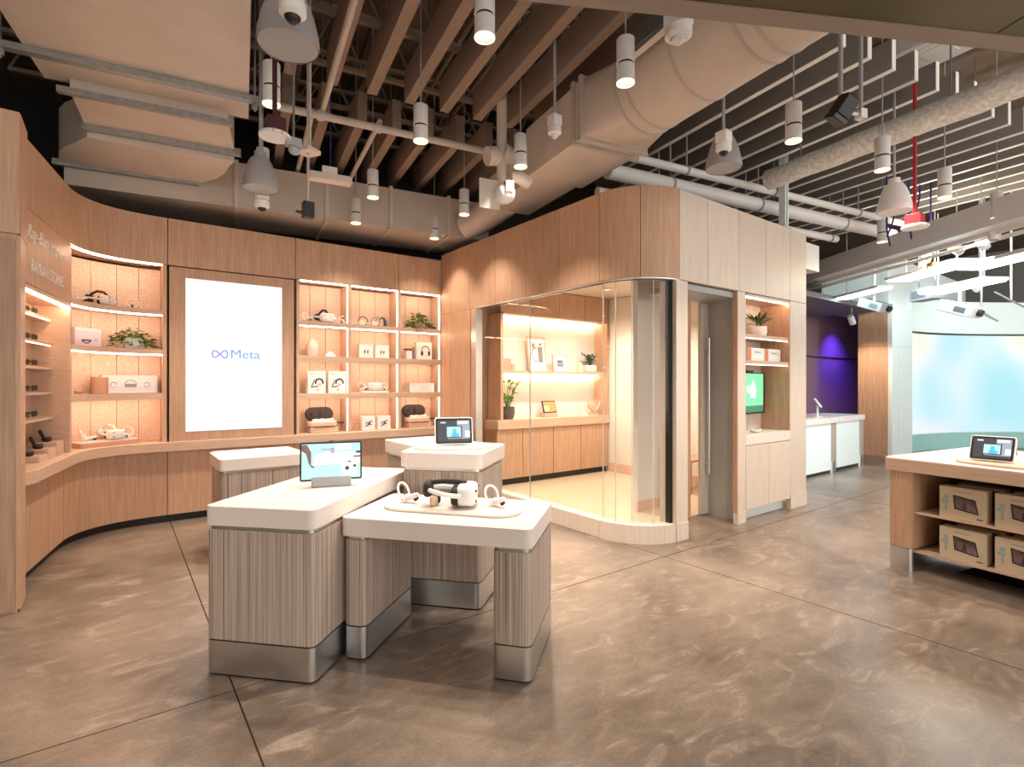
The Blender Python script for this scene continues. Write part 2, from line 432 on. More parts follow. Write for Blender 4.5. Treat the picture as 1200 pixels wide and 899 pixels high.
# square to round transition
n = 24; A = []; B = []
for k in range(n):
    a = 2 * math.pi * k / n; c, s = math.cos(a), math.sin(a); sc = 1 / max(abs(c), abs(s))
    A.append((-.3 + .345 * c * sc, .04, .25 + .25 * s * sc)); B.append((-.3 + .335 * c, -.38, .25 + .335 * s))
m = MB(); m.add(A + B, [(k, (k + 1) % n, n + (k + 1) % n, n + k) for k in range(n)]); m.build('transition', 'duct_pale', t, sharp=60)
MB().tube([(-.3, -.38, .25), (-.3, -3.2, .25)], .335, 32).build('round_pipe', 'duct_pale', t, sharp=60)
for p in (-.4, -.52, -1.0, -1.5, -1.62, -2.1):
    MB().tube([(-.3, p - .012, .25), (-.3, p + .012, .25)], .342, 32).build('seam_ring', 'duct_paint', t)
gm = Matrix.Translation((-.3, 0, .27)) @ Matrix.Rotation(R(28), 4, 'Y')
m = MB(); m.box(-.375, -.335, -1.42, -.62, -.2, .2, gm); g = m.build('grille', 'duct_pale', t)
m = MB(); m.box(-.378, -.374, -1.38, -.66, -.17, .17, gm); m.build('backing', 'black', g)
for k in range(13):
    z = -.16 + k * .0265
    MB().box(-.392, -.378, -1.38, -.66, z, z + .008, gm).build('slat', 'grey_mid', g)
pts = [(-.28, 2.2, .2), (-.30, 2.6, .17), (-.36, 2.9, .12), (-.5, 3.12, .08)]
MB().tube(pts, .2, 20).build('elbow', 'duct_pale', t, sharp=60)
t = thing('insulated_pipe', 'white crinkled insulated pipe below the grey baffles', 'pipe', pq(2.25, 0, 3.95), PQROT)
MB().tube([(0, -2.6 + i * .2, .006 * math.sin(i * 2.1)) for i in range(16)], .115, 16).build('jacket', 'insulation', t, sharp=80)
for y in (-1.4, 0): MB().tube([(0, y, .1), (0, y, 1.6)], .008, 6).build('hanger', 'grey_mid', t)
# white pipes over the glass room
for (p, z, r, q0, q1, l) in ((.86, 3.86, .085, .25, 5.7, 'thick white water pipe crossing above the glass room'), (.705, 3.99, .045, .35, 5.7, 'slim white pipe crossing in front of the thick pipe'), (1.05, 3.70, .05, .25, 4.6, 'lowest white pipe behind the glass room fascia')):
    t = thing('water_pipe', l, 'pipe', pq(q0, p, z), PQROT)
    MB().tube([(0, 0, 0), (q1 - q0, 0, 0)], r, 14).build('run', 'white', t)
    for q in (.9, 2.4, 4.2, 6):
        if q < q1 - q0:
            mm = MB(); mm.tube([(q - .012, 0, 0), (q + .012, 0, 0)], r + .012, 14); mm.tube([(q, 0, r), (q, 0, 5.5 - z)], .01, 6)
            mm.build('clamp', 'grey', t)
t = thing('sprinkler_pipe', 'tan sprinkler pipe crossing between two banks of brown baffles', 'pipe', (0, 0, 4.12), PQROT)
MB().tube([(-3.2, 1.56, 0), (-.62, 1.56, 0)], .036, 12).build('main_run', 'duct_paint', t)
for q, p0, p1, z in ((-2.6, 1.56, -2.2, .05), (-2.68, 1.62, 3.4, .06), (-2.05, 1.56, 3.2, .07)):
    MB().tube([(q, p0, z), (q, p1, z)], .026, 10).build('branch_run', 'duct_paint', t)
for q in (-2.62, -2.07): MB().tube([(q - .03, 1.56, 0), (q + .03, 1.56, 0)], .05, 12).build('coupling', 'duct_paint', t)
# strut post on the glass room
t = thing('strut_post', 'pale slotted steel strut rising from the glass room roof', 'post', (2.86, .12, 3.5))
MB().box(-.045, -.02, -.04, .04, 0, 1.1).build('channel', 'cyan_white', t); MB().box(.02, .045, -.04, .04, 0, 1.1).build('channel', 'cyan_white', t)
MB().box(-.07, .07, -.07, .07, -.02, 0).build('foot', 'grey', t)
# ------------------------------------------------------------------ outer shell of the building
struct(MB().box(-9, 18, 6.8, 7, 0, 5.6).build('wall_rear', 'dark_void'))
struct(MB().box(-9, -8.8, 1.7, 6.8, 0, 5.6).build('wall_side', 'dark_void'))
struct(MB().box(-9, -8.8, -9, 1.7, 0, 5.6).build('wall_bounce', 'wall_white'))  # unseen wall, added pale so it bounces light back into the room
struct(MB().box(17.8, 18, -9, 6.8, 0, 5.6).build('wall_end', 'baffle_grey'))
# ================================================================== LEFT AND BACK WALL
_b0, _b1, _b2 = Vector((-4.24, 3.2)), Vector((-4.145, 3.785)), Vector((-3.5, 3.785))
PATH = [Vector((-4.46, 1.9)).lerp(_b0, i / 8) for i in range(8)]
PATH += [_b0 * (1 - t) ** 2 + _b1 * 2 * t * (1 - t) + _b2 * t * t for t in [i / 18 for i in range(19)]]
PATH += [_b2.lerp(Vector((.02, 3.785)), i / 20) for i in range(1, 21)]
LEN = [0]
for a, b in zip(PATH, PATH[1:]): LEN.append(LEN[-1] + (b - a).length)
def ppt(s):
    s = max(0, min(LEN[-1], s))
    for i in range(len(PATH) - 1):
        if s <= LEN[i + 1] + 1e-9:
            t = (s - LEN[i]) / (LEN[i + 1] - LEN[i]); p = PATH[i].lerp(PATH[i + 1], t)
            a = PATH[max(i - 1, 0)]; b = PATH[min(i + 2, len(PATH) - 1)]; tg = (b - a).normalized()
            if i < 6: tg = (PATH[1] - PATH[0]).normalized()
            if i > 27: tg = Vector((1, 0))
            return p, tg
def sub(s0, s1, off, n=14):
    """run of the wall line; off > 0 stands out into the room"""
    out = []
    for k in range(n + 1):
        p, tg = ppt(s0 + (s1 - s0) * k / n)
        out.append((p.x + tg.y * off, p.y - tg.x * off))
    return out
def s_at_v(v):   # on the slanting left stretch
    return LEN[8] * (v - 1.9) / 1.3
def s_at_u(u):   # on the straight back stretch
    return LEN[26] + (u + 3.5)
SN0, SN1 = s_at_v(2.02), s_at_v(3.27)
SC1 = s_at_u(-3.43)
wb = struct(MB().box(-4.95, .02, 4.17, 4.25, 0, 3.36).build('wall_back', 'oak_end'))
wl = struct(MB().box(-5.0, -4.86, 1.94, 4.17, 0, 3.36).build('wall_left', 'oak_end'))
for i, (a, b) in enumerate(((SN0, SC1), (SC1, s_at_u(-2.08)), (s_at_u(-2.08), s_at_u(-.685)), (s_at_u(-.685), s_at_u(0)))):
    MB().strip(sub(a + .004, b - .004, 0, 26 if i == 0 else 3), sub(a + .004, b - .004, -.05, 26 if i == 0 else 3), 2.865, 3.38).build('header_panel', 'oak', wb, sharp=30)
m = MB(); m.strip(sub(SN0, s_at_u(0), -.05, 40), sub(SN0, s_at_u(0), -.38, 40), 2.87, 2.9); m.build('header_lid', 'oak_end', wb)
# pillar at the near end
pl = struct(MB().box(-5.6, -4.42, 1.69, 1.93, 0, 3.38).build('wall_pillar', 'oak'))
MB().box(-5.6, -4.405, 1.665, 1.69, 2.56, 3.38).build('fascia_board', 'oak', pl)
MB().box(-4.42, -4.402, 1.69, 1.93, .02, 2.555).build('side_panel', 'oak', pl)
MB().box(-4.42, -4.402, 1.69, 2.03, 2.563, 3.38).build('side_panel', 'oak', pl)
MB().box(-5.6, -4.43, 1.675, 1.69, .02, 2.53).build('face_panel', 'oak_end', pl)
# sign board over the eyewear niche
sg = MB().strip(sub(SN0, SN1, 0, 2), sub(SN0, SN1, -.04, 2), 2.3, 2.86).build('sign_board', 'oak', wl)
p0, tg = ppt((SN0 + SN1) / 2); ang = math.atan2(tg.y, tg.x)
def on_sign(s, z, off=.003):
    p, tg = ppt(s); return (p.x + tg.y * off, p.y - tg.x * off, z)
base('sign_white', (.85, .78, .72), .4)
text_part('Ray-Ban', .145, 'sign_white', wl, on_sign(SN0 + .36, 2.70), (R(90), 0, ang), .003, shear=.35, name='sign_script')
lp = [(.065 * math.cos(a), 0, .035 * math.sin(2 * a)) for a in [2 * math.pi * i / 32 for i in range(32)]]
o = MB().tube(lp, .006, 6, closed=True).build('sign_emblem', 'sign_white', wl); o.location = on_sign(SN0 + .76, 2.67); o.rotation_euler = (0, 0, ang)
text_part('META', .085, 'sign_white', wl, on_sign(SN0 + 1.0, 2.67), (R(90), 0, ang), .003, name='sign_lettering')
text_part('RAYBAN STORIES', .13, 'sign_white', wl, on_sign(SN0 + .62, 2.45), (R(90), 0, ang), .003, name='sign_lettering', sx=.8)
# ================================================================== WORKTOP AND BASE CABINETS
SW0 = s_at_v(2.0)
pi_ = sub(SW0, s_at_u(.01), .06, 46); po_ = sub(SW0, s_at_u(.01), -.33, 46)
pi_[0] = (pi_[0][0] - .06, pi_[0][1])
tag(MB().strip(pi_, po_, .80, .905).build('worktop', 'oak_flat', bevel=.006), 'long oak worktop curving along the left and back walls', 'worktop')
spans = [(s_at_v(2.03), s_at_v(2.85), 'short oak base cabinet at the free end of the worktop'), (s_at_v(2.85), SN1, 'oak base cabinet between the end cabinet and the curved one'),
         (SN1, SC1, 'curved oak base cabinet under the worktop bend'), (SC1, s_at_u(-2.08), 'wide oak base cabinet under the big white screen'),
         (s_at_u(-2.08), s_at_u(-1.375), 'oak base cabinet under the headset bay next to the screen'), (s_at_u(-1.375), s_at_u(-.675), 'oak base cabinet under the middle display bay'), (s_at_u(-.675), s_at_u(0), 'oak base cabinet in the inner corner by the glass room')]
for i, (a, b, l) in enumerate(spans):
    n = 18 if i == 2 else 3
    c = ppt((a + b) / 2)[0]
    t = thing('base_cabinet', l, 'cabinet', (c.x, c.y, 0), 0, 'base cabinets under the worktop')
    def sh(pts): return [(x - c.x, y - c.y) for x, y in pts]
    MB().strip(sh(sub(a + .002, b - .002, -.075, n)), sh(sub(a + .002, b - .002, -.33, n)), .09, .798).build('body', 'oak_end', t)
    MB().strip(sh(sub(a + .004, b - .004, -.055, n)), sh(sub(a + .004, b - .004, -.075, n)), .085, .793).build('door', 'oak', t, sharp=30)
    MB().strip(sh(sub(a, b, -.11, n)), sh(sub(a, b, -.14, n)), .0, .09).build('toe_kick', 'black', t)
# ================================================================== EYEWEAR NICHE
c = ppt((SN0 + SN1) / 2)[0]
def shf(c): return lambda pts: [(x - c.x, y - c.y) for x, y in pts]
S = shf(c)
t = thing('eyewear_niche', 'lit wall niche with sloping eyewear ledges under the sign', 'shelving', (c.x, c.y, .905))
MB().strip(S(sub(SN0, SN1 - .02, -.28, 2)), S(sub(SN0, SN1 - .02, -.30, 2)), 0, 1.39).build('back_panel', 'oak_flat', t)
MB().strip(S(sub(SN1 - .02, SN1, 0, 2)), S(sub(SN1 - .02, SN1, -.30, 2)), 0, 1.39).build('jamb', 'oak_flat', t)
MB().strip(S(sub(SN0, SN0 + .02, 0, 2)), S(sub(SN0, SN0 + .02, -.30, 2)), 0, 1.39).build('jamb', 'oak_flat', t)
MB().strip(S(sub(SN0 + .02, SN1 - .02, 0, 2)), S(sub(SN0 + .02, SN1 - .02, -.28, 2)), 1.36, 1.39).build('top_panel', 'oak_flat', t)
MB().strip(S(sub(SN0 + .02, SN1 - .02, -.015, 2)), S(sub(SN0 + .02, SN1 - .02, -.035, 2)), 1.345, 1.36).build('light_strip', 'led_warm', t)
LEDZ = [2.165, 1.935, 1.71, 1.487, 1.26]
for z in LEDZ:
    lg = MB()
    a, b = S(sub(SN0 + .02, SN1 - .021, -.125, 1)), S(sub(SN0 + .02, SN1 - .021, -.279, 1))
    zz = z - .905
    v = [(*a[0], zz - .035), (*a[1], zz - .035), (*b[1], zz - .035), (*b[0], zz - .035), (*a[0], zz - .02), (*a[1], zz - .02), (*b[1], zz + .015), (*b[0], zz + .015)]
    lg.add(v, [(0, 3, 2, 1), (4, 5, 6, 7), (0, 1, 5, 4), (2, 3, 7, 6), (0, 4, 7, 3), (1, 2, 6, 5)])
    lo = lg.build('ledge', 'oak_flat', t)
    if z > 1.9: MB().strip(S(sub(SN0 + .03, SN1 - .03, -.14, 1)), S(sub(SN0 + .03, SN1 - .03, -.15, 1)), zz - .043, zz - .035).build('light_strip', 'led_soft', lo)
# ------------------------------------------------------------------ eyewear
def sunglasses(label, loc, rotz, mat, group, lens='lens'):
    t = thing('sunglasses', label, 'glasses', loc, rotz, group)
    m = MB()
    for sx in (-1, 1):
        m.tube([(sx * .036 + .027 * math.cos(a) * (1 if abs(math.cos(a)) < .8 else .95), 0, .026 + .022 * math.sin(a)) for a in [2 * math.pi * i / 14 for i in range(14)]], .0045, 6, closed=True)
        m.tube([(sx * .063, 0, .036), (sx * .07, .01, .036), (sx * .072, .10, .032), (sx * .07, .14, .008)], .004, 6)
    m.tube([(-.010, 0, .034), (0, -.002, .038), (.010, 0, .034)], .004, 6)
    m.build('frame', mat, t)
    for sx in (-1, 1):
        l = MB(); l.plate(circ(sx * .036, .026, .025, 14, .020), .001, .001); l.build('lens', lens, t)
    return t
sgl = ['black sunglasses on the top ledge of the eyewear niche', 'black sunglasses on the second ledge from the top of the niche', 'dark tortoise sunglasses on the middle ledge of the niche', 'brown sunglasses on the fourth ledge down in the niche', 'clear lens spectacles on the lowest ledge of the niche']
niche_n = (math.atan2(ppt(.5)[1].y, ppt(.5)[1].x))
base('tortoise', (.06, .03, .018), .3)
glass('clear_lens', (.95, .93, .9), 1.3)
for i, z in enumerate(LEDZ):
    for s, grp in ((SN1 - .26, 0), (SN1 - .46, 1)):
        p = sub(s, s + .01, -.19, 1)[0]
        sunglasses(sgl[i], (p[0], p[1], z - .0015), niche_n, 'black' if i < 2 else ('tortoise' if i < 4 else 'ink'), 'eyewear on ledge %d of the niche' % (i + 1), 'clear_lens' if i == 4 else 'lens')
# risers and cases on the worktop
def riser(label, loc, rotz, w, dpt, h):
    return tag(setloc(MB().prism(rrect(-w / 2, w / 2, 0, dpt, .012), 0, h).build('display_riser', 'oak_flat', bevel=.003), loc, rotz), label, 'riser', 'stepped risers in the niche')
def setloc(o, loc, rotz=0): o.location = loc; o.rotation_euler = (0, 0, rotz); return o
def nrp(s, off): return sub(s, s + .01, off, 1)[0]
for s, h, l in ((SN1 - .17, .125, 'tall oak riser block beside the niche jamb'), (SN1 - .40, .085, 'middle height oak riser block in the eyewear niche'), (SN1 - .63, .05, 'low oak riser block in the eyewear niche')):
    x, y = nrp(s, -.03); riser(l, (x, y, .905), niche_n, .2, .22, h)
def glasses_case(label, loc, rotz):
    t = thing('glasses_case', label, 'case', loc, rotz, 'open eyewear cases')
    MB().superell(0, 0, .022, .075, .036, .022, .6, .8, 18, 8).build('case_base', 'black_soft', t)
    M = Matrix.Translation((0, .035, .035)) @ Matrix.Rotation(R(68), 4, 'X')
    MB().superell(0, .036, .012, .073, .036, .015, .6, .8, 18, 8, M).build('case_lid', 'black_soft', t)
    MB().superell(0, 0, .038, .05, .02, .008, .6, .8, 14, 6).build('glasses', 'grey_mid', t)
    return t
for s, h, l in ((SN1 - .17, .125, 'open black eyewear case on the tall riser'), (SN1 - .40, .085, 'open black eyewear case on the middle riser'), (SN1 - .63, .05, 'open black eyewear case on the low riser')):
    x, y = nrp(s, -.13); glasses_case(l, (x, y, .905 + h), niche_n + .3)
# ================================================================== CURVED SHELVING BAY
s0, s1 = SN1 + .004, SC1 - .008
c = ppt((s0 + s1) / 2)[0]; S = shf(c)
t = thing('shelving_unit', 'curved lit shelving bay between the sign and the screen', 'shelving', (c.x, c.y, .905))
edges = [s0 + .012 + (s1 - .04 - s0 - .012) * k / 6 for k in range(7)]
for a, b in zip(edges, edges[1:]):
    MB().strip(S(sub(a + .0025, b - .0025, -.30, 3)), S(sub(a + .0025, b - .0025, -.315, 3)), 0, 1.94).build('back_plank', 'felt', t, sharp=60)
MB().strip(S(sub(s0, s1, -.317, 16)), S(sub(s0, s1, -.325, 16)), 0, 1.95).build('back_board', 'dark_void', t)
for z0, z1, led in ((1.40, 1.455, 1), (.965, 1.02, 1), (.485, .54, 0)):
    o = MB().strip(S(sub(s0 + .012, s1 - .04, -.01, 18)), S(sub(s0 + .012, s1 - .04, -.299, 18)), z0, z1).build('shelf', 'oak_flat', t, sharp=60)
    if not led: MB().strip(S(sub(s0 + .013, s1 - .041, -.01, 18)), S(sub(s0 + .013, s1 - .041, -.02, 18)), z0 - .016, z0).build('added_lip', 'oak_flat', o, sharp=60)  # added lip hiding an unseen strip that brightens the row below
    k_ = 0 if led else -.014
    MB().strip(S(sub(s0 + .014, s1 - .042, -.012 + k_, 18)), S(sub(s0 + .014, s1 - .042, -.03 + k_, 18)), z0 - .012, z0).build('light_strip', 'led_warm', o, sharp=60)
MB().strip(S(sub(s0 + .012, s1 - .04, -.012, 18)), S(sub(s0 + .012, s1 - .04, -.032, 18)), 1.945, 1.958).build('light_strip', 'led_warm', t, sharp=60)
MB().strip(S(sub(s1 - .04, s1, 0, 1)), S(sub(s1 - .04, s1, -.315, 1)), 0, 1.955).build('jamb', 'oak', t)
MB().strip(S(sub(s0, s0 + .012, 0, 1)), S(sub(s0, s0 + .012, -.315, 1)), 0, 1.955).build('jamb', 'oak', t)
# ================================================================== WALL SCREEN
t = thing('wall_screen', 'tall white wall display in an oak surround', 'screen', (-2.755, 3.80, .907))
MB().box(-.66, .66, -.005, .06, 0, 1.945).build('surround', 'oak', t)
sc = MB().box(-.505, .515, -.012, -.005, .10, 1.83).build('display', 'screen_white', t)
lp = []
for i in range(48):
    a = 2 * math.pi * i / 48
    lp.append((-.165 + .078 * math.cos(a), -.0125, .985 + .045 * math.sin(2 * a) * (1.0) * (.92 + .08 * math.cos(a)) + .0))
k = MB().tube(lp, .0085, 6, closed=True).build('logo_mark', 'logo_violet', t); k.scale = (1, .15, 1); k.location = (0, -.0107, 0)
text_part('Meta', .15, 'logo_blue', t, (-.06, -.0125, .985), (R(90), 0, 0), .0006, 'LEFT', sx=1.08)
# ================================================================== THREE BAY SHELVING
t = thing('shelving_unit', 'lit shelving wall of three bays beside the wall screen', 'shelving', (-1.02, 3.785, .907))
X = [-1.045, -.365, .35, 1.035]
for i in range(4):
    w0, w1 = ((.0, .035) if i == 0 else (-.02, .02) if i < 3 else (-.03, 0))
    MB().box(X[i] + w0, X[i] + w1, 0, .325, 0, 1.955).build('divider', 'oak_flat', t)
for i in range(3):
    a, b = X[i] + (.035 if i == 0 else .02), X[i + 1] - (.03 if i == 2 else .02)
    for k in range(3):
        w = (b - a) / 3
        MB().box(a + k * w + .003, a + (k + 1) * w - .003, .30, .315, 0, 1.95).build('back_plank', 'felt', t)
    for z0, z1, led in ((1.383, 1.443, 1), (.933, .998, 0), (.458, .513, 0)):
        o = MB().box(a, b, .006, .299, z0, z1).build('shelf', 'oak_flat', t, bevel=.003)
        if led: MB().box(a + .01, b - .01, .008, .026, z0 - .012, z0).build('light_strip', 'led_warm', o)
        else:
            MB().box(a, b, .006, .018, z0 - .016, z0).build('added_lip', 'oak_flat', o); MB().box(a + .01, b - .01, .022, .036, z0 - .010, z0).build('light_strip', 'led_warm', o)  # unseen strip added to light the lower rows, covered by an added lip
    MB().box(a + .01, b - .01, .008, .028, 1.945, 1.958).build('light_strip', 'led_warm', t)
    for z0, z1 in ((1.0, 1.37), (1.45, 1.94), (.52, .925), (.01, .45)):
        MB().box(b - .006, b, .02, .045, z0, z1).build('light_strip', 'led_soft', t)
MB().box(-1.045, 1.035, .318, .328, 0, 1.955).build('back_board', 'dark_void', t)
# ================================================================== PRODUCTS
def headset(label, loc, rotz, body='white', strap='black_soft', sc=1.0, group=None, straptop=True, low=1.0):
    t = thing('vr_headset', label, 'headset', loc, rotz, group); t.scale = (sc, sc, sc)
    MB().superell(0, -.055, .06, .095, .05, .052, .45, .5, 24, 12).build('visor', body, t)
    m = MB(); m.superell(0, -.005, .055, .085, .03, .045, .5, .5, 20, 10); m.build('face_pad', 'black_soft', t)
    m = MB()
    m.tube([(-.09, -.03, .062)] + [(-.098 * math.cos(a), .02 + .125 * math.sin(a), .068 + .02 * math.sin(a)) for a in [math.pi * i / 12 for i in range(13)]] + [(.09, -.03, .062)], .0115, 8)
    m.build('side_strap', body, t)
    if straptop:
        m = MB(); m.tube([(0, -.05, .11), (0, -.01, .11 + .04 * low), (0, .06, .11 + .053 * low), (0, .12, .11 + .02 * low), (0, .143, .09)], .013, 8); m.superell(0, .14, .085, .06, .022, .04, .6, .7, 16, 8)
        m.build('top_strap', strap, t)
    m = MB()
    for x, z in ((-.065, .085), (.065, .085), (-.06, .035), (.06, .035)):
        m.superell(x, -.104, z, .007, .004, .007, 1, 1, 10, 6)
    m.build('camera_dot', 'ink', t)
    return t
def controller(label, loc, rotz, group=None, body='white', tilt=35):
    t = thing('vr_controller', label, 'controller', loc, rotz, group)
    M = Matrix.Translation((0, 0, .03)) @ Matrix.Rotation(R(-tilt), 4, 'X')
    m = MB(); m.tube([tuple(M @ Vector(p)) for p in ((0, -.075, -.022), (0, -.06, -.02), (0, -.02, -.008), (0, .015, .004))], [.010, .016, .018, .021], 10)
    m.build('handle', body, t)
    MB().superell(0, .02, .012, .026, .03, .012, .6, .8, 16, 8, M).build('face_plate', body, t)
    r = MB(); r.tube([(.05 * math.cos(a), .035 + .02 * math.sin(a), .066 + .05 * math.sin(a)) for a in [2 * math.pi * i / 20 for i in range(20)]], .0075, 8, closed=True)
    r.build('tracking_ring', body, t)
    m = MB(); m.superell(0, .015, .027, .006, .006, .006, 1, 1, 8, 6, M); m.build('thumb_stick', 'ink', t); MB().superell(0, -.045, -.036, .008, .02, .012, .7, .7, 10, 6, M).build('trigger', 'ink', t)
    return t
def leafmesh(m, p, d, L, wd, droop=.4):
    d = Vector(d).normalized(); up = Vector((0, 0, 1)); s = d.cross(up)
    if s.length < .1: s = Vector((1, 0, 0))
    s.normalize(); p = Vector(p); n = s.cross(d)
    a = p + d * L * .45 - up * L * droop * .15 ; b = p + d * L - up * L * droop * .5
    m.add([p, a + s * wd + n * wd * .3, b, a - s * wd + n * wd * .3, a], [(0, 1, 4), (1, 2, 4), (2, 3, 4), (3, 0, 4)])
def plant(label, loc, rotz, pw, ph, pmat, spread, height, n, L, wd, kind='trail', group=None, leaf='leaf', square=True, seed=1):
    rnd = random.Random(seed)
    t = thing('potted_plant', label, 'plant', loc, rotz, group)
    if square: MB().superell(0, 0, ph / 2, pw, pw * .7, ph / 2, .25, .3, 20, 8).build('pot', pmat, t)
    else: MB().lathe([(0, 0), (pw * .78, 0), (pw, ph * .5), (pw * .95, ph), (pw * .82, ph), (pw * .8, ph * .85), (0, ph * .85)], 20).build('pot', pmat, t)
    m = MB(); st = MB()
    for i in range(n):
        a = rnd.uniform(0, 2 * math.pi); r = spread * math.sqrt(rnd.random())
        if kind == 'trail':
            h = ph + height * (1 - (r / spread) ** 2) * rnd.uniform(.3, 1) - (max(0, r - pw) * rnd.uniform(.2, 1.5))
            p = (r * math.cos(a), r * math.sin(a) * .5, max(.03, h)); dd = (math.cos(a) + rnd.uniform(-.6, .6), math.sin(a) * .7 - .4, rnd.uniform(-.5, .6))
        else:
            h = ph + height * rnd.uniform(.1, 1); k = (h - ph) / height
            p = (r * math.cos(a) * (.3 + .7 * k), r * math.sin(a) * .6 * (.3 + .7 * k), h); dd = (math.cos(a), math.sin(a) - .2, rnd.uniform(.1, 1.4))
        leafmesh(m, p, dd, L * rnd.uniform(.7, 1.2), wd)
        if i % 3 == 0: st.tube([(p[0] * .15, p[1] * .15, ph * .8), (p[0] * .6, p[1] * .6, (ph + p[2]) / 2 + .01), p], .0035, 5)
    m.build('foliage', leaf, t, sharp=80); st.build('stems', leaf, t)
    return t
def box_product(label, loc, rotz, w, h, dpt, mat, prints, group=None, cat='box', name='product_box'):
    t = thing(name, label, cat, loc, rotz, group)
    MB().box(-w / 2, w / 2, 0, dpt, 0, h).build('carton', mat, t, bevel=.002)
    for nm, mt, polys in prints:
        m = MB()
        for pl_ in polys: m.plate(pl_, -.0002)
        o_ = m.build(nm, mt, t)
        if nm == 'plant_print': o_['kind'] = 'stuff'
    return t
ZS = [2.362, 1.927, 1.447, .907]   # curved bay shelf tops
def cv(s, off): x, y = nrp(s, off); p, tg = ppt(s); return x, y, math.atan2(tg.y, tg.x)
# --- curved bay, top shelf
x, y, a = cv(1.93, -.15); headset('white headset with black face pad and raised strap on the curved bay top shelf', (x, y, ZS[0]), a + .5, 'white', 'black', .95)
x, y, a = cv(1.72, -.13); controller('white controller left of the headset on the curved bay top shelf', (x, y, ZS[0]), a + .4)
x, y, a = cv(2.15, -.14); controller('white controller right of the headset on the curved bay top shelf', (x, y, ZS[0]), a - .3)
# --- second shelf
x, y, a = cv(1.80, -.13)
box_product('pale lilac carton with a headset picture beside the trailing plant', (x, y, ZS[1]), a, .27, .19, .09, 'lavender', [
    ('headset_print', 'ink', [arcband(-.02, .085, .045, .056, 200, 340), [(-.075, .055), (.035, .055), (.02, .07), (-.06, .07)]]), ('print_detail', 'rose_print', [circ(.08, .07, .015, 10)]), ('print_haze', 'white', [[(-.13, .16), (.13, .16), (.13, .18), (-.13, .18)]])])
x, y, a = cv(2.15, -.12); plant('bushy trailing plant in a white square pot on the curved bay shelf', (x, y, ZS[1]), a, .085, .12, 'white', .20, .11, 130, .07, .024, seed=3)
# --- third shelf
x, y, a = cv(2.12, -.09)
box_product('long white carton printed with a headset and two controllers', (x, y, ZS[2]), a, .50, .19, .12, 'white', [
    ('print_haze', 'lavender', [[(-.22, .02), (.22, .02), (.22, .07), (-.22, .07)]]), ('headset_print', 'ink_grey', [rrect(-.055, .055, .06, .10, .018), arcband(0, .085, .05, .058, 10, 170)]),
    ('controller_print', 'ink_grey', [arcband(-.15, .09, .022, .03, 0, 320), arcband(.15, .09, .022, .03, 200, 520)])])
x, y, a = cv(1.905, -.16); tag(setloc(MB().lathe([(0, 0), (.075, 0), (.075, .17), (0, .17)], 24).build('drum_ornament', 'clay', bevel=.004), (x, y, ZS[2])), 'terracotta drum beside the long white carton', 'ornament')
x, y, a = cv(1.70, -.12); tag(setloc(MB().superell(0, 0, .02, .035, .03, .02, .8, .8).build('pebble', 'clay'), (x, y, ZS[2])), 'small terracotta pebble on the curved bay shelf', 'ornament')
# --- worktop tray
x, y, a = cv(1.93, -.10)
tr = thing('display_tray', 'tan tray with white liner on the worktop bend', 'tray', (x, y, .907), a + .02)
MB().prism(rrect(-.29, .29, -.1, .1, .03), 0, .045).build('tray_base', 'clay', tr, bevel=.004); MB().prism(rrect(-.28, .28, -.09, .09, .03), .045, .052).build('liner', 'white', tr)
ca, sa = math.cos(a), math.sin(a)
headset('white headset with grey front lying on the worktop tray', (x + .06 * ca, y + .06 * sa, .959), a + .15, 'white', 'white', .95)
controller('white controller on the worktop tray left of the headset', (x - .17 * ca, y - .17 * sa, .959), a + .9)
controller('white controller on the worktop tray right of the headset', (x + .21 * ca, y + .21 * sa, .959), a - .6)
# --- three bays
Z3 = [2.352, 1.907, 1.422, .907]; YB = 3.94
headset('white and black headset on the top shelf next to the screen', (-1.66, YB, Z3[0]), .25, 'white', 'black', 1.1)
controller('white controller left of the black headset next to the screen', (-1.90, YB - .02, Z3[0]), .5)
t_ = controller('white controller with black grip right of the black headset', (-1.44, YB - .03, Z3[0]), -.5)
def loop_strap(label, loc, mat):
    t = thing('head_strap', label, 'strap', loc)
    m = MB(); m.tube([(.065 * math.cos(a), 0, .062 * math.sin(a) + .06) for a in [math.pi * (i / 14 * 1.1 - .05) for i in range(15)]], .008, 8); m.build('band', mat, t)
    m = MB(); m.tube([(-.06, .02, .02), (-.03, .07, .02), (.03, .07, .02), (.06, .02, .02)], .008, 8); m.build('rear_band', mat, t)
    m = MB(); m.superell(0, .03, .045, .045, .006, .035, .6, .6, 16, 8); m.build('pad', 'white', t)
    return t
loop_strap('grey head strap with white pad on the middle bay top shelf', (-1.15, YB - .02, Z3[0]), 'grey_mid')
loop_strap('small grey strap beside the dark hook on the middle bay top shelf', (-.975, YB - .04, Z3[0]), 'grey')
t = thing('strap_hook', 'dark blue green curved hook strap on the middle bay top shelf', 'strap', (-.845, YB, Z3[0]))
base('petrol', (.02, .06, .08), .5)
m = MB(); m.tube([(.03, 0, 0), (.025, 0, .08), (.005, 0, .125), (-.03, 0, .13), (-.05, 0, .105)], [.026, .022, .016, .011, .008], 10); m.build('body', 'petrol', t)
m = MB(); m.tube([(-.13, 0, .09), (-.1, .01, .085), (-.08, .02, .13), (-.06, .02, .15)], .005, 6); m.build('wire', 'grey_mid', t)
plant('bushy green plant in a pink pot on the top shelf by the glass room', (-.30, YB - .03, Z3[0]), 0, .08, .10, 'pink_prop', .21, .14, 150, .075, .026, seed=5)
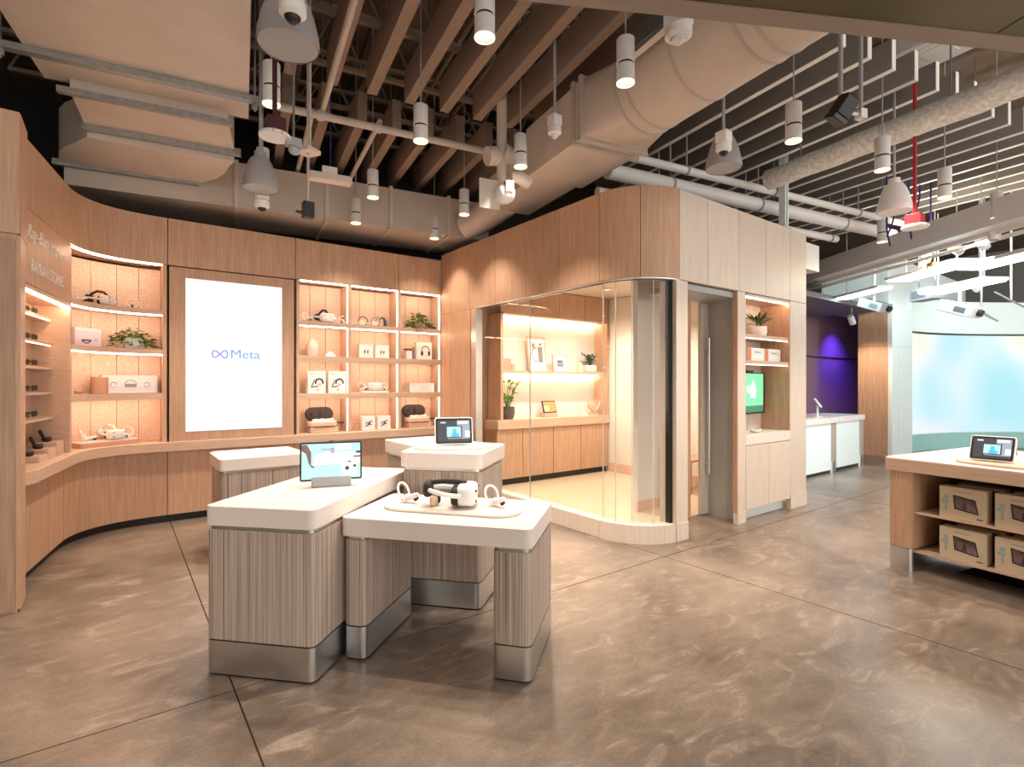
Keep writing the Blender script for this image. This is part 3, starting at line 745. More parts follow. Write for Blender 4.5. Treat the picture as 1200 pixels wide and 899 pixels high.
t = thing('egg_vase', 'pale pink egg shaped vase on the second shelf', 'vase', (-1.83, YB, Z3[1])); MB().lathe([(0, 0), (.065, 0), (.075, .04), (.077, .1), (.07, .16), (.045, .205), (.015, .225), (0, .227)], 24).build('body', 'blush', t); MB().lathe([(.03, .212), (.02, .222), (.01, .228), (0, .229)], 16).build('rim', 'white', t)
t = thing('cone_ornament', 'small white faceted cone on the second shelf', 'ornament', (-1.60, YB - .02, Z3[1])); MB().lathe([(0, 0), (.075, 0), (.06, .03), (.02, .065), (0, .07)], 8).build('body', 'white', t, sharp=10); MB().lathe([(0, -.001), (.078, -.001), (.078, .004), (0, .004)], 8).build('foot', 'white_matte', t)
def earbud_print(w): return [('earbud_print', 'ink', [rrect(w - .03, w - .012, .06, .105, .006), rrect(w + .012, w + .03, .06, .105, .006)]), ('cable_print', 'ink_grey', [[(w - .022, .03), (w - .019, .03), (w - .019, .06), (w - .022, .06)], [(w + .019, .03), (w + .022, .03), (w + .022, .06), (w + .019, .06)]])]
for xx in (-1.12, -.885): box_product('square white carton with an earbud picture', (xx, YB - .06, Z3[1]), 0, .20, .185, .07, 'white', earbud_print(.0), 'earbud cartons on the second shelf')
box_product('white carton with a headphone picture by the glass room', (-.225, YB - .05, Z3[1]), 0, .25, .25, .09, 'white', [
    ('headphone_print', 'ink', [arcband(.02, .13, .058, .072, 0, 180), rrect(-.058, -.018, .055, .125, .015), rrect(.058, .098, .055, .125, .015)]), ('cable_print', 'ink_grey', [[(.018, .02), (.022, .02), (.022, .06), (.018, .06)]]), ('caption_print', 'ink_grey', [[(-.1, .225), (-.06, .225), (-.06, .229), (-.1, .229)]])])
t = thing('headphone_stand', 'small white stand with a dark bar beside the headphone carton', 'stand', (-.46, YB, Z3[1]))
MB().box(-.05, .05, -.03, .03, 0, .115).build('body', 'white', t, bevel=.006); MB().box(-.065, .05, -.02, .02, .13, .152).build('bar', 'ink', t, bevel=.004); MB().box(-.01, .01, -.01, .01, .115, .13).build('neck', 'white', t); MB().box(.075, .085, -.02, .02, 0, .18).build('side_plate', 'ink_grey', t)
hp = [('strap_print', 'ink', [arcband(.03, .14, .036, .058, -20, 200), [(-.075, .09), (-.03, .185), (-.02, .185), (-.055, .10)], [(-.075, .075), (.02, .085), (.02, .097), (-.075, .09)], [(.0, .03), (.02, .05), (.012, .06), (.0, .045)]]), ('caption_print', 'ink_grey', [[(-.09, .25), (-.04, .25), (-.04, .256), (-.09, .256)]]), ('shade_print', 'rose_print', [[(.0, .115), (.045, .10), (.06, .12), (.02, .13)]])]
for xx in (-1.80, -1.535): box_product('tall white carton with a head strap picture', (xx, YB - .10, Z3[2]), 0, .23, .29, .1, 'white', hp, 'head strap cartons on the third shelf')
headset('all white headset between controllers on a white tray', (-1.0, YB + .0, Z3[2] + .022), .1, 'white', 'white', 1.05, None, False)
tg_ = thing('display_tray', 'white rounded tray in the middle bay', 'tray', (-1.0, YB - .03, Z3[2])); MB().prism(rrect(-.2, .2, -.09, .09, .05), 0, .016).build('tray_base', 'white', tg_, bevel=.004); MB().prism(rrect(-.19, .19, -.08, .08, .045), .016, .022).build('liner', 'white_matte', tg_)
controller('white controller left on the white middle bay tray', (-1.155, YB - .03, Z3[2] + .022), .3); controller('white controller right on the white middle bay tray', (-.845, YB - .03, Z3[2] + .022), -.3)
box_product('long plain white carton on the third shelf by the glass room', (-.265, YB - .06, Z3[2]), 0, .40, .135, .1, 'white', [('faint_print', 'white_matte', [rrect(-.06, .12, .03, .10, .02)]), ('caption_print', 'ink_grey', [[(-.17, .11), (-.13, .11), (-.13, .114), (-.17, .114)]])])
def carry_case(label, loc, sc):
    t = thing('carry_case', label, 'case', loc); t.scale = (sc,) * 3
    MB().box(-.17, .19, -.04, .13, 0, .075).build('plinth', 'oak_flat', t, bevel=.004)
    MB().prism(rrect(-.19, .19, -.05, .13, .085, 8), .08, .145).build('case_base', 'pink_prop', t, bevel=.012)
    MB().prism(rrect(-.188, .188, -.048, .128, .085, 8), .073, .08).build('case_foot', 'ink', t)
    m = MB()
    for x, y, r in ((-.09, .02, .05), (.0, .05, .055), (.08, .03, .045), (.13, .05, .03)): m.superell(x, y, .15, r, r * .8, .03, .8, .8, 12, 6)
    m.build('soft_lining', 'white', t)
    M = Matrix.Translation((-.015, .13, .15)) @ Matrix.Rotation(R(78), 4, 'X')
    ld = MB().prism(rrect(-.18, .18, 0, .175, .085, 8), 0, .05, M).build('case_lid', 'ink', t, bevel=.012)
    m = MB(); m.prism(rrect(-.13, -.085, .06, .11, .02), .05, .056, M); m.prism(rrect(-.01, .015, .03, .13, .01), .05, .056, M); m.build('strap_pocket', 'black_soft', ld)
    m = MB(); m.box(.17, .28, .0, .03, .11, .13); m.build('pull_tab', 'ink', t)
    return t
carry_case('open dark carry case with pink base next to the screen', (-1.71, YB - .07, Z3[3]), 1.0)
carry_case('open dark carry case with pink base by the glass room', (-.33, YB - .07, Z3[3]), 1.0)
sp = [('product_print', 'ink', [arcband(.03, .10, .018, .030, 30, 300), arcband(-.02, .085, .016, .028, -60, 200), [(-.055, .05), (-.04, .045), (.03, .1), (.02, .11)]]), ('accent_print', 'rose_print', [[(-.04, .05), (.03, .045), (.035, .055), (-.03, .06)]])]
for xx in (-1.10, -.875): box_product('small white carton with a dark product sketch on the worktop', (xx, YB - .10, Z3[3]), 0, .185, .19, .07, 'white', sp, 'small cartons on the worktop')
tag(setloc(MB().box(-.05, .03, 0, .03, 0, .09).build('small_block', 'clay', bevel=.003), (-1.27, YB, Z3[3])), 'small terracotta block left of the sketch cartons', 'ornament')
# ================================================================== GLASS MEETING ROOM
RG = .55
def gline(d, v0=None, a0=None, a1=None, u1=None, n=14):
    """outline offset d into the room: left face from v0, arc a0..a1 (degrees, 0 = left face), front face to u1"""
    pts = []
    if v0 is not None: pts.append((d, v0))
    if a0 is not None:
        for k in range(n + 1):
            a = R(180 + a0 + (a1 - a0) * k / n); r = RG - d
            pts.append((RG + r * math.cos(a), RG + r * math.sin(a)))
    if u1 is not None: pts.append((u1, d))
    return pts
wg = struct(MB().box(.01, .03, 2.96, 3.78, 0, 2.57).build('wall_glass_room', 'oak_end'))
vs_ = [3.78, 3.5, 3.0, 2.38, 1.76, 1.155, .55]
for a, b in zip(vs_, vs_[1:]): MB().box(0, .05, b + .003, a - .003, 2.575, 3.46).build('header_panel', 'oak', wg)
for a, b in ((0, 45), (45, 90)): MB().strip(gline(0, None, a + .3, b - .3), gline(.05, None, a + .3, b - .3), 2.575, 3.46).build('header_panel', 'oak', wg, sharp=30)
us_ = [.55, 1.03, 1.62, 2.2, 2.78, 3.2]
for a, b in zip(us_, us_[1:]): MB().box(a + .003, b - .003, 0, .05, 2.575, 3.46).build('header_panel', 'oak_lit', wg)
MB().strip(gline(.05, 3.78, 0, 90, 3.2), gline(.08, 3.78, 0, 90, 3.2), 2.56, 3.4).build('header_core', 'steel_dark', wg)
MB().strip(gline(.0, 2.85, 0, 90, .5), gline(.12, 2.85, 0, 90, .5), 2.565, 2.574).build('head_trim', 'steel', wg)
for a, b in ((3.78, 3.5), (3.5, 2.97)): MB().box(-.002, .01, b + .003, a - .003, .0, 2.57).build('wall_panel', 'oak', wg)
lab(MB().box(0, .10, 2.83, 2.95, .0, 2.57).build('mullion', 'steel', wg), 'grey steel mullion')
# plinth
MB().box(0, .13, .556, 2.83, 0, .18).build('plinth', 'oak_lit', wg, bevel=.004)
MB().strip(gline(0, None, 0, 90, .5), gline(.13, None, 0, 90, .5), 0, .18).build('plinth', 'oak_lit', wg, sharp=30)
# panes
gp = [gline(.055, None, 0, 0, None, 1)[:1]]
win = struct(MB().box(.05, .062, 1.735, 2.828, .181, 2.564).build('window_1', 'glass'))
MB().box(.05, .062, .555, 1.728, .181, 2.564).build('pane', 'glass', win)
for a, b in ((0, 17), (17, 36), (36, 60), (60, 88)):
    MB().strip(gline(.05, None, a + .4, b - .4), gline(.062, None, a + .4, b - .4), .181, 2.564).build('pane', 'glass', win, sharp=60)
for a in (0, 17, 36, 60):
    p = gline(.056, None, a, a, None, 1)[0]
    MB().box(p[0] - .003, p[0] + .003, p[1] - .005, p[1] + .005, .181, 2.564).build('joint', 'glass_edge', win)
MB().box(.05, .062, 1.728, 1.735, .181, 2.564).build('joint', 'glass_edge', win)
lab(MB().box(.46, .50, .045, .10, .181, 2.56).build('end_channel', 'steel_dark', win), 'dark steel end channel')
# front pillars
MB().box(.5, .686, 0, .20, .1801, 2.57).build('pillar', 'oak_lit', wg, bevel=.004)
MB().box(.5, .69, -.008, .2, 0, .18).build('pillar_base', 'oak_lit', wg, bevel=.003)
MB().box(1.60, 1.757, 0, .05, .1201, 2.57).build('pillar', 'oak_lit', wg, bevel=.003)
MB().box(1.59, 1.757, -.006, .05, 0, .12).build('pillar_base', 'oak_lit', wg)
MB().box(1.585, 1.60, 0, .05, .12, 2.57).build('pillar_edge', 'oak', wg)
MB().box(2.785, 3.2, 0, .05, .1701, 2.57).build('pillar', 'oak_lit', wg, bevel=.003)
MB().box(2.785, 3.205, -.006, .05, 0, .17).build('pillar_base', 'oak_lit', wg)
MB().box(3.15, 3.2, .05, 3.78, 0, 3.46).build('end_wall', 'oak_lit', wg)
MB().box(3.05, 3.08, .5, 3.78, 0, 3.02).build('inner_wall', 'wall_white', wg)
MB().box(3.035, 3.05, .5, 3.25, 0, .17).build('skirting', 'pink_prop', wg)
lab(MB().box(1.74, 1.757, .06, .50, 0, 2.57).build('door_reveal', 'reveal', wg), 'grey metal door reveal')
MB().box(.69, 1.75, .05, .5, 2.5, 2.56).build('door_head', 'grey', wg)
MB().box(.05, 3.05, 3.62, 3.72, 0, 3.03).build('inner_wall', 'oak', wg)
st = MB().box(1.12, 1.72, 1.0, 1.07, 0, 3.02).build('stub_wall', 'white_matte', wg)
MB().box(1.11, 1.73, .988, 1.0, 0, .14).build('skirting', 'pink_prop', wg)
struct(MB().prism(gline(.09, 3.78, 0, 90, 3.15) + [(3.15, 3.78)], 3.03, 3.08).build('ceiling', 'oak_lit'))
for x_, y_ in ((.9, 2.5), (2.2, 2.5), (1.9, 1.6)):  # lamps added to brighten the room behind the glass
    t = thing('added_downlight', 'added recessed ceiling light inside the glass room', 'added_downlight', (x_, y_, 3.0), 0, 'added lights in the glass room')
    MB().lathe([(.05, .0), (.065, .0), (.065, .03), (.05, .03)], 20).build('trim_ring', 'white', t); MB().lathe([(0, .02), (.05, .02), (.05, .03), (0, .03)], 16).build('lens', 'lamp_face', t)
    l = bpy.data.lights.new('bulb', 'SPOT'); l.energy = 95; l.color = (1, .86, .70); l.spot_size = R(130); l.spot_blend = .6; l.shadow_soft_size = .05
    o = bpy.data.objects.new('bulb', l); col.objects.link(o); o.parent = t; o.location = (0, 0, -.005)
struct(MB().box(.13, 3.04, .5, 3.78, 0, .012).build('floor', 'cream_floor'))
# door leaf, standing at the back of the recess
dr = struct(MB().box(1.60, 1.735, .45, .50, .02, 2.49).build('door_1', 'oak_lit'))
MB().box(1.27, 1.40, .46, .50, .02, 2.49).build('door_stile', 'oak', dr); MB().box(1.40, 1.60, .472, .484, .02, 2.49).build('pane', 'glass', dr)
m = MB(); m.tube([(1.64, .38, .5), (1.64, .38, 2.08)], .014, 10)
for z in (.62, 1.95): m.tube([(1.64, .38, z), (1.64, .452, z)], .009, 8)
m.build('handle', 'steel', dr)
# ------------------------------------------------------------------ inner wall unit
t = thing('wall_unit', 'glowing two level wall shelf inside the glass room', 'shelving', (.76, 3.25, 1.0))
MB().box(0, 2.28, .30, .33, 0, 1.6).build('back_panel', 'wall_white', t)
MB().box(-.05, 0, 0, .33, 0, 1.6).build('jamb', 'oak', t); MB().box(2.235, 2.285, 0, .33, 0, 1.6).build('jamb', 'oak', t)
sh_ = MB().box(0, 2.235, .02, .30, .70, .745).build('shelf', 'oak_flat', t); MB().box(.01, 2.22, .22, .25, .69, .70).build('light_strip', 'led_warm', sh_)
MB().box(0, 2.235, 0, .30, 1.6, 1.62).build('top_panel', 'oak_flat', t); MB().box(.01, 2.22, .22, .25, 1.585, 1.6).build('light_strip', 'led_warm', t)
for k in range(4): MB().box(-.05 + k * .58, .525 + k * .58, -.01, .01, 1.625, 2.02).build('upper_panel', 'oak', t)
lab(tag(MB().box(.64, 3.03, 3.22, 3.58, .86, 1.0).build('inner_worktop', 'oak_flat', bevel=.004), '', 'worktop'), 'oak worktop inside the glass room')
ub = [.64, 1.13, 1.753, 2.36, 3.03]
for i, (a, b) in enumerate(zip(ub, ub[1:])):
    t = thing('base_cabinet', 'oak base cabinet under the glass room worktop', 'cabinet', ((a + b) / 2, 3.25, .012), 0, 'base cabinets in the glass room'); w_ = (b - a) / 2 - .002
    MB().box(-w_, w_, .02, .33, .1, .846).build('body', 'oak_end', t); MB().box(-w_ + .003, w_ - .003, 0, .02, .1, .842).build('door', 'oak', t); MB().box(-w_, w_, .07, .09, 0, .1).build('toe_kick', 'black', t)
def picture(label, loc, w, h, prints):
    t = thing('picture_frame', label, 'picture', loc); t.rotation_euler = (R(-7), 0, .1)
    m = MB()
    for a in ((-w / 2, -w / 2 + .012, 0, h), (w / 2 - .012, w / 2, 0, h), (-w / 2 + .012, w / 2 - .012, 0, .012), (-w / 2 + .012, w / 2 - .012, h - .012, h)): m.box(a[0], a[1], -.012, .012, a[2], a[3])
    m.build('frame', 'oak_flat', t); MB().box(-w / 2 + .012, w / 2 - .012, -.004, .008, .012, h - .012).build('mat_board', 'white', t)
    for nm, mt, polys in prints:
        m = MB()
        for q_ in polys: m.plate(q_, -.0045)
        m.build(nm, mt, t)
picture('large framed print with a brown block pattern on the glass room shelf', (1.56, 3.40, 1.747), .40, .56, [('art_print', 'ink_grey', [arcband(.0, .27, .10, .13, 90, 270), [(.02, .14), (.13, .14), (.13, .40), (.02, .40)]]), ('art_bars', 'brown_box', [[(.03, .16 + k * .05), (.12, .16 + k * .05), (.12, .185 + k * .05), (.03, .185 + k * .05)] for k in range(5)] + [[(-.10, .38), (-.04, .38), (-.04, .45), (-.10, .45)], [(.06, .42), (.12, .42), (.12, .46), (.06, .46)]])])
picture('small framed print with a dark photograph on the glass room shelf', (2.03, 3.38, 1.747), .36, .28, [('art_print', 'ink_grey', [[(-.08, .08), (.08, .08), (.08, .20), (-.08, .20)]]), ('art_bars', 'ink', [[(-.075, .085), (.075, .085), (.075, .12), (-.075, .12)], [(-.06, .15), (.03, .15), (.03, .18), (-.06, .18)]])])
plant('leafy plant in a cream pot on the glass room shelf', (2.72, 3.40, 1.747), 0, .11, .12, 'wall_white', .15, .17, 80, .08, .03, 'up', None, 'leaf_dark', seed=9)
plant('tall plant in a dark pot on the glass room worktop', (.93, 3.38, 1.002), 0, .115, .19, 'pot_dark', .19, .38, 60, .11, .035, 'up', None, 'leaf', False, seed=4)
t = thing('book_row', 'terracotta keepsake box at the left of the glass room shelf', 'ornament', (.88, 3.40, 1.747)); MB().box(-.08, .10, -.05, .05, 0, .19).build('body', 'clay', t, bevel=.004); MB().lathe([(0, 0), (.05, 0), (.05, .1), (0, .14)], 14, Matrix.Translation((.17, -.02, 0))).build('jar', 'pink_prop', t)
t = thing('house_ornament', 'pale pink bottle ornament beside the shelf plant', 'ornament', (2.50, 3.40, 1.747)); MB().lathe([(0, 0), (.055, 0), (.055, .10), (.02, .15), (0, .155)], 16).build('body', 'pink_prop', t); MB().lathe([(0, .15), (.014, .15), (.014, .17), (0, .172)], 12).build('stopper', 'white', t)
t = thing('coral_ornament', 'pink coral ornament on the glass room worktop', 'ornament', (2.80, 3.38, 1.002)); m = MB(); rr = random.Random(2)
for k in range(16):
    a = rr.uniform(0, 6.28); m.tube([(0, 0, 0), (.06 * math.cos(a), .05 * math.sin(a), .09), (.14 * math.cos(a), .08 * math.sin(a), rr.uniform(.13, .26))], [.018, .014, .01], 6)
m.build('branches', 'pink_prop', t); MB().lathe([(0, 0), (.1, 0), (.09, .03), (0, .035)], 16).build('foot', 'clay', t)
t = thing('cone_ornament', 'small pale cone beside the pink coral', 'ornament', (2.52, 3.36, 1.002)); MB().lathe([(0, 0), (.09, 0), (.03, .09), (0, .11)], 16).build('body', 'pink_prop', t); MB().lathe([(0, 0), (.10, 0), (.10, .012), (0, .012)], 16).build('foot', 'white', t)
t = thing('smart_display', 'small display with an orange picture on the glass room worktop', 'tablet', (1.80, 3.36, 1.002)); MB().box(-.14, .14, -.02, .12, 0, .06).build('stand', 'oak_flat', t, bevel=.004)
M = Matrix.Translation((0, .02, .07)) @ Matrix.Rotation(R(-18), 4, 'X'); MB().box(-.14, .14, -.012, .012, 0, .2, M).build('casing', 'black', t, bevel=.004); MB().box(-.125, .125, -.0135, -.012, .015, .185, M).build('screen', 'scr_orange', t); MB().box(-.125, -.02, -.0145, -.0135, .015, .12, M).build('picture', 'scr_yellow', t)
t = thing('wooden_chair', 'brown wooden chair seen through the door gap', 'chair', (2.70, 1.42, .012), 0)
MB().box(-.22, .22, -.22, .22, .44, .47).build('seat', 'clay', t, bevel=.005)
for x, y, l in ((-.18, -.18, .44), (.18, -.18, .44), (-.18, .2, .85), (.18, .2, .85)): MB().tube([(x * 1.1, y * 1.1, 0), (x, y, l)], .018, 8).build('leg', 'clay', t)
MB().box(-.2, .2, .18, .205, .62, .8).build('backrest', 'clay', t, bevel=.004)
# ------------------------------------------------------------------ TV niche on the front face
t = thing('tv_niche', 'lit niche with two shelves around the wall mounted television', 'shelving', (1.76, .0, .972))
MB().box(0, 1.02, .37, .39, 0, 1.59).build('back_panel', 'oak_lit', t)
for k in range(3): MB().box(.02 + k * .33, .34 + k * .33, .36, .37, .0, .8).build('back_plank', 'oak_lit', t)
MB().box(.0, .02, .052, .37, 0, 1.59).build('side_panel', 'oak_lit', t); MB().box(1.0, 1.02, .0, .37, 0, 1.59).build('side_panel', 'oak', t)
MB().box(.02, 1.0, .0, .37, 1.56, 1.59).build('top_panel', 'oak_flat', t); MB().box(.03, .99, .02, .035, 1.548, 1.56).build('light_strip', 'led_warm', t)
for z in (1.10, .80):
    o = MB().box(.02, 1.0, .01, .37, z, z + .04).build('shelf', 'oak_flat', t); MB().box(.03, .99, .02, .035, z - .01, z).build('light_strip', 'led_soft', o)
t = thing('television', 'wall mounted television showing a green game', 'television', (2.27, .22, 1.18), .12)
MB().box(-.42, .42, 0, .04, 0, .50).build('casing', 'black', t, bevel=.004); MB().box(-.41, .36, -.002, 0, .10, .49).build('screen', 'scr_green', t); MB().box(-.41, .36, -.002, 0, .02, .10).build('screen_base', 'scr_green_dark', t)
m = MB(); m.plate([(-.03, .2), (.12, .19), (.14, .3), (.06, .42), (.0, .36)], -.002); m.plate(circ(-.08, .3, .05), -.002); m.build('player_shape', 'scr_white', t); MB().box(-.1, .1, .01, .05, .5, .53).build('sensor_bar', 'black', t); MB().box(-.12, .12, .04, .15, .15, .35).build('bracket', 'black', t)
plant('spiky plant in a white pot on the television niche shelf', (2.42, .2, 2.114), 0, .09, .13, 'white', .17, .12, 46, .14, .018, 'up', None, 'leaf_dark', False, seed=12)
for x, l in ((2.17, 'orange and white carton left on the niche shelf'), (2.56, 'orange and white carton right on the niche shelf')):
    box_product(l, (x, .10, 1.814), 0, .36, .155, .1, 'white', [('orange_end', 'orange', [[(-.178, .002), (-.115, .002), (-.115, .153), (-.178, .153)]]), ('caption_print', 'ink_grey', [[(-.05, .10), (.10, .10), (.10, .112), (-.05, .112)]]), ('tint_print', 'cyan_white', [[(-.08, .03), (.14, .03), (.14, .07), (-.08, .07)]])])
t = thing('game_controller', 'small white and brown controller below the television', 'controller', (2.2, .12, .975), .3); MB().superell(0, 0, .02, .1, .05, .02, .6, .6).build('body', 'white', t); MB().superell(-.05, -.02, .035, .03, .03, .015, .8, .8).build('grip', 'clay', t)
lab(tag(MB().box(1.762, 2.782, -.002, .39, .855, .971).build('niche_worktop', 'laminate', bevel=.003), '', 'worktop'), 'pale worktop below the television niche')
t = thing('base_cabinet', 'pale two door cabinet below the television', 'cabinet', (2.27, 0, 0))
MB().box(-.505, .51, .02, .39, .13, .853).build('body', 'oak_end', t)
for s in (-1, 1): MB().box(-.505 if s < 0 else .004, -.0 if s < 0 else .51, 0, .02, .135, .848).build('door', 'oak_lit', t)
lab(MB().box(-.505, .51, .09, .11, 0, .13).build('toe_kick', 'cyan_white', t), 'toe kick with teal light in its colour')  # teal light in the recess is put into the toe kick's colour
# ================================================================== FAR HALL
struct(MB().box(3.2, 13.5, 2.5, 2.6, 0, 3.2).build('wall_far', 'purple_wall'))
MB().box(3.2, 13.5, 2.46, 2.5, 2.17, 2.185).build('seam', 'dark_void', bpy.data.objects['wall_far'])
struct(MB().box(13.3, 13.4, 1.1, 2.5, 0, 3.2).build('wall_corridor', 'purple_wall'))
struct(MB().box(3.2, 9.2, 1.2, 2.5, 3.1, 3.2).build('ceiling', 'grey_mid'))
wo = struct(MB().box(9.26, 9.34, 1.06, 1.62, 0, 3.2).build('wall_orange', 'oak'))
MB().box(9.24, 9.26, 1.06, 1.62, 2.36, 3.2).build('panel', 'oak', wo); MB().box(9.24, 9.26, 1.06, 1.62, 0, 2.345).build('panel', 'oak', wo)
ww = struct(MB().box(9.26, 10.5, 1.0, 1.06, 0, 3.2).build('wall_white_panel', 'cyan_white'))
for z0, z1 in ((0, 1.2), (1.21, 2.34), (2.355, 3.2)):
    MB().box(9.26, 9.62, .985, 1.0, z0, z1).build('panel', 'cyan_white', ww); MB().box(9.63, 10.48, .985, 1.0, z0, z1).build('panel', 'cyan_white', ww)
arcp = []
P0, P1, P2 = Vector((10.5, 1.0)), Vector((12.6, .93)), Vector((15.0, -1.6))
for k in range(25):
    t_ = k / 24; p = P0 * (1 - t_) ** 2 + P1 * 2 * t_ * (1 - t_) + P2 * t_ * t_; arcp.append(p)
def aoff(d):
    out = []
    for i, p in enumerate(arcp):
        tg = (arcp[min(i + 1, 24)] - arcp[max(i - 1, 0)]).normalized(); out.append((p.x - tg.y * d, p.y + tg.x * d))
    return out
wc = struct(MB().strip(aoff(.02), aoff(.12), 0, 3.5).build('wall_curved', 'cyan_white', sharp=60))
for k in range(6):
    a_, b_ = aoff(-.0)[k * 4:k * 4 + 5], aoff(.02)[k * 4:k * 4 + 5]
    a_ = [Vector(p) for p in a_]; 
    MB().strip([tuple(p) for p in a_], b_, 2.74, 3.5).build('upper_panel', 'cyan_white', wc, sharp=60)
    MB().strip([tuple(p) for p in a_], b_, 0, .38).build('lower_panel', 'teal_panel', wc, sharp=60)
tag(MB().strip(aoff(.0), aoff(.015), .40, 2.69).build('led_screen', 'led_wall', sharp=60), 'huge curved screen glowing white and pale cyan', 'screen')
tag(MB().strip(aoff(-.02), aoff(.015), 2.695, 2.735).build('screen_trim', 'steel_dark', sharp=60), 'dark trim line above the curved screen', 'trim')
struct(MB().box(9.3, 15, 1.07, 2.4, 3.2, 4.3).build('wall_upper', 'cyan_white'))
def kiosk(label, loc):
    t = thing('display_counter', label, 'counter', loc, .0, 'counters by the purple wall')
    MB().prism(rrect(0, 1.22, 0, .75, .04), .87, .96).build('top', 'laminate', t)
    MB().box(.02, 1.0, .03, .7, .06, .87).build('front_panel', 'cyan_white', t); MB().box(.03, .99, .06, .68, 0, .06).build('toe_kick', 'black', t)
    g = MB().prism(rrect(1.0, 1.2, .02, .72, .04), .2, .87).build('leg', 'plywood', t); MB().prism(rrect(1.0, 1.2, .02, .72, .04), 0, .2).build('leg_shoe', 'steel', g)
kiosk('pale counter carrying the tilted tablet', (5.0, .82, 0)); kiosk('pale counter beyond the one with the tablet', (6.3, .86, 0))
t = thing('tablet_stand', 'white tablet on a slim stand before the purple wall', 'tablet', (5.95, 1.05, .962), .5)
MB().lathe([(0, 0), (.07, 0), (.07, .012), (0, .014)], 16).build('base', 'white', t); MB().tube([(0, 0, .01), (0, 0, .2)], .02, 10).build('stem', 'white', t)
M = Matrix.Translation((0, 0, .25)) @ Matrix.Rotation(R(-35), 4, 'X'); MB().box(-.16, .16, -.012, .012, -.09, .09, M).build('casing', 'white', t, bevel=.004); MB().box(-.14, .14, -.014, -.012, -.075, .075, M).build('screen', 'scr_white', t)
# ================================================================== DISPLAY TABLES
def inset(pts, d):
    n = len(pts); out = []
    a = sum(pts[i][0] * pts[(i + 1) % n][1] - pts[(i + 1) % n][0] * pts[i][1] for i in range(n)); sg = 1 if a > 0 else -1
    for i in range(n):
        p, q, r = Vector(pts[i - 1]), Vector(pts[i]), Vector(pts[(i + 1) % n])
        d1, d2 = (q - p).normalized(), (r - q).normalized()
        n1, n2 = Vector((-d1.y, d1.x)) * sg, Vector((-d2.y, d2.x)) * sg
        b = (n1 + n2); k = d / max(.3, b.length_squared / 2)
        out.append(tuple(q + b * k))
    return out
def table(name, label, loc, rotz, top, h, legs, r=.055, th=.105, shoe=.185):
    t = thing(name, label, 'table', loc, rotz, None)
    MB().prism(rpoly(top, r), h - th, h).build('top', 'laminate', t, bevel=.004)
    for lg in legs:
        MB().prism(rpoly(inset(lg, .012), r * .8), h - th - .022, h - th).build('shadow_gap', 'steel', t)
        MB().prism(rpoly(lg, r), shoe + .006, h - th - .022).build('leg', 'plywood', t, bevel=.003, sharp=30)
        MB().prism(rpoly(inset(lg, .006), r), shoe - .0, shoe + .006).build('groove', 'black', t)
        s = MB().prism(rpoly(lg, r), .012, shoe).build('leg_shoe', 'steel', t, sharp=30); MB().prism(rpoly(inset(lg, .008), r), 0, .012).build('glide', 'black', s)
    return t
def rc(x0, x1, y0, y1): return [(x0, y0), (x1, y0), (x1, y1), (x0, y1)]
table('display_table', 'medium height display table carrying the grey based smart display', (-3.508, .056, 0), R(-46.5), rc(0, .638, 0, 1.36), .9, [rc(.004, .634, .006, .65), rc(.012, .62, .80, 1.33)], .048)
table('display_table', 'low display table carrying the headset tray, open underneath', (-2.868, -.218, 0), R(-50.2), rc(0, 1.10, -.01, .66), .8, [rc(.012, .15, .006, .645), rc(.885, 1.096, -.004, .652)], .048)
Cp = [(-2.29, .268), (-1.897, -.185), (-1.39, .235), (-1.50, .45), (-1.53, 1.12), (-2.045, 1.12), (-2.045, .515)]
c0 = Vector((-1.85, .4)); Cp = [(x - c0.x, y - c0.y) for x, y in Cp]
def rel(pts): return [(x - c0.x, y - c0.y) for x, y in pts]
table('display_table', 'tallest display table with an angled top carrying the white tablet', (c0.x, c0.y, 0), 0, Cp, 1.07, [rel([(-2.275, .262), (-1.893, -.168), (-1.41, .235), (-1.83, .66)]), rel([(-2.03, .70), (-1.72, .70), (-1.545, .62), (-1.545, 1.105), (-2.03, 1.105)])])
table('display_table', 'empty display table standing beneath the wall screen', (-2.82, 2.26, 0), 0, [(-.36, -.34), (.30, -.34), (.38, -.22), (.36, .34), (-.30, .34), (-.36, .26)], .9, [[(-.345, -.325), (.29, -.325), (.36, -.21), (.345, .325), (-.29, .325), (-.345, .25)]], .04)
# right hand counter with shelves
t = thing('display_table', 'oak sided table with open shelves full of tablet cartons', 'table', (1.36, -1.46, 0), R(-99.8))
MB().prism(rpoly(rc(0, 2.6, 0, 1.5), .05), .83, .93).build('top', 'laminate', t, bevel=.004); lab(MB().prism(rpoly(rc(-.003, 2.603, -.003, 1.5), .05), .825, .92).build('top_edge', 'oak_flat', t), 'oak edge band')
MB().prism(rpoly(rc(.02, .20, .02, .95), .05), .19, .825).build('leg', 'oak', t, sharp=30); MB().prism(rpoly(rc(.02, .20, .02, .95), .05), 0, .186).build('leg_shoe', 'steel', t, sharp=30)
MB().box(.2, 2.5, .62, .64, .02, .825).build('rear_panel', 'black', t)
MB().box(1.55, 1.58, .1, .62, .18, .825).build('partition', 'oak_end', t)
for z in (.475, .155): MB().box(.2, 2.5, .075, .62, z, z + .018).build('shelf', 'oak_flat', t)
MB().box(.4, 2.4, .3, .6, 0, .02).build('base_plate', 'black', t)
Rt = Matrix.Translation((1.36, -1.46, 0)) @ Matrix.Rotation(R(-99.8), 4, 'Z')
def rw(x, y, z): return tuple(Rt @ Vector((x, y, z)))
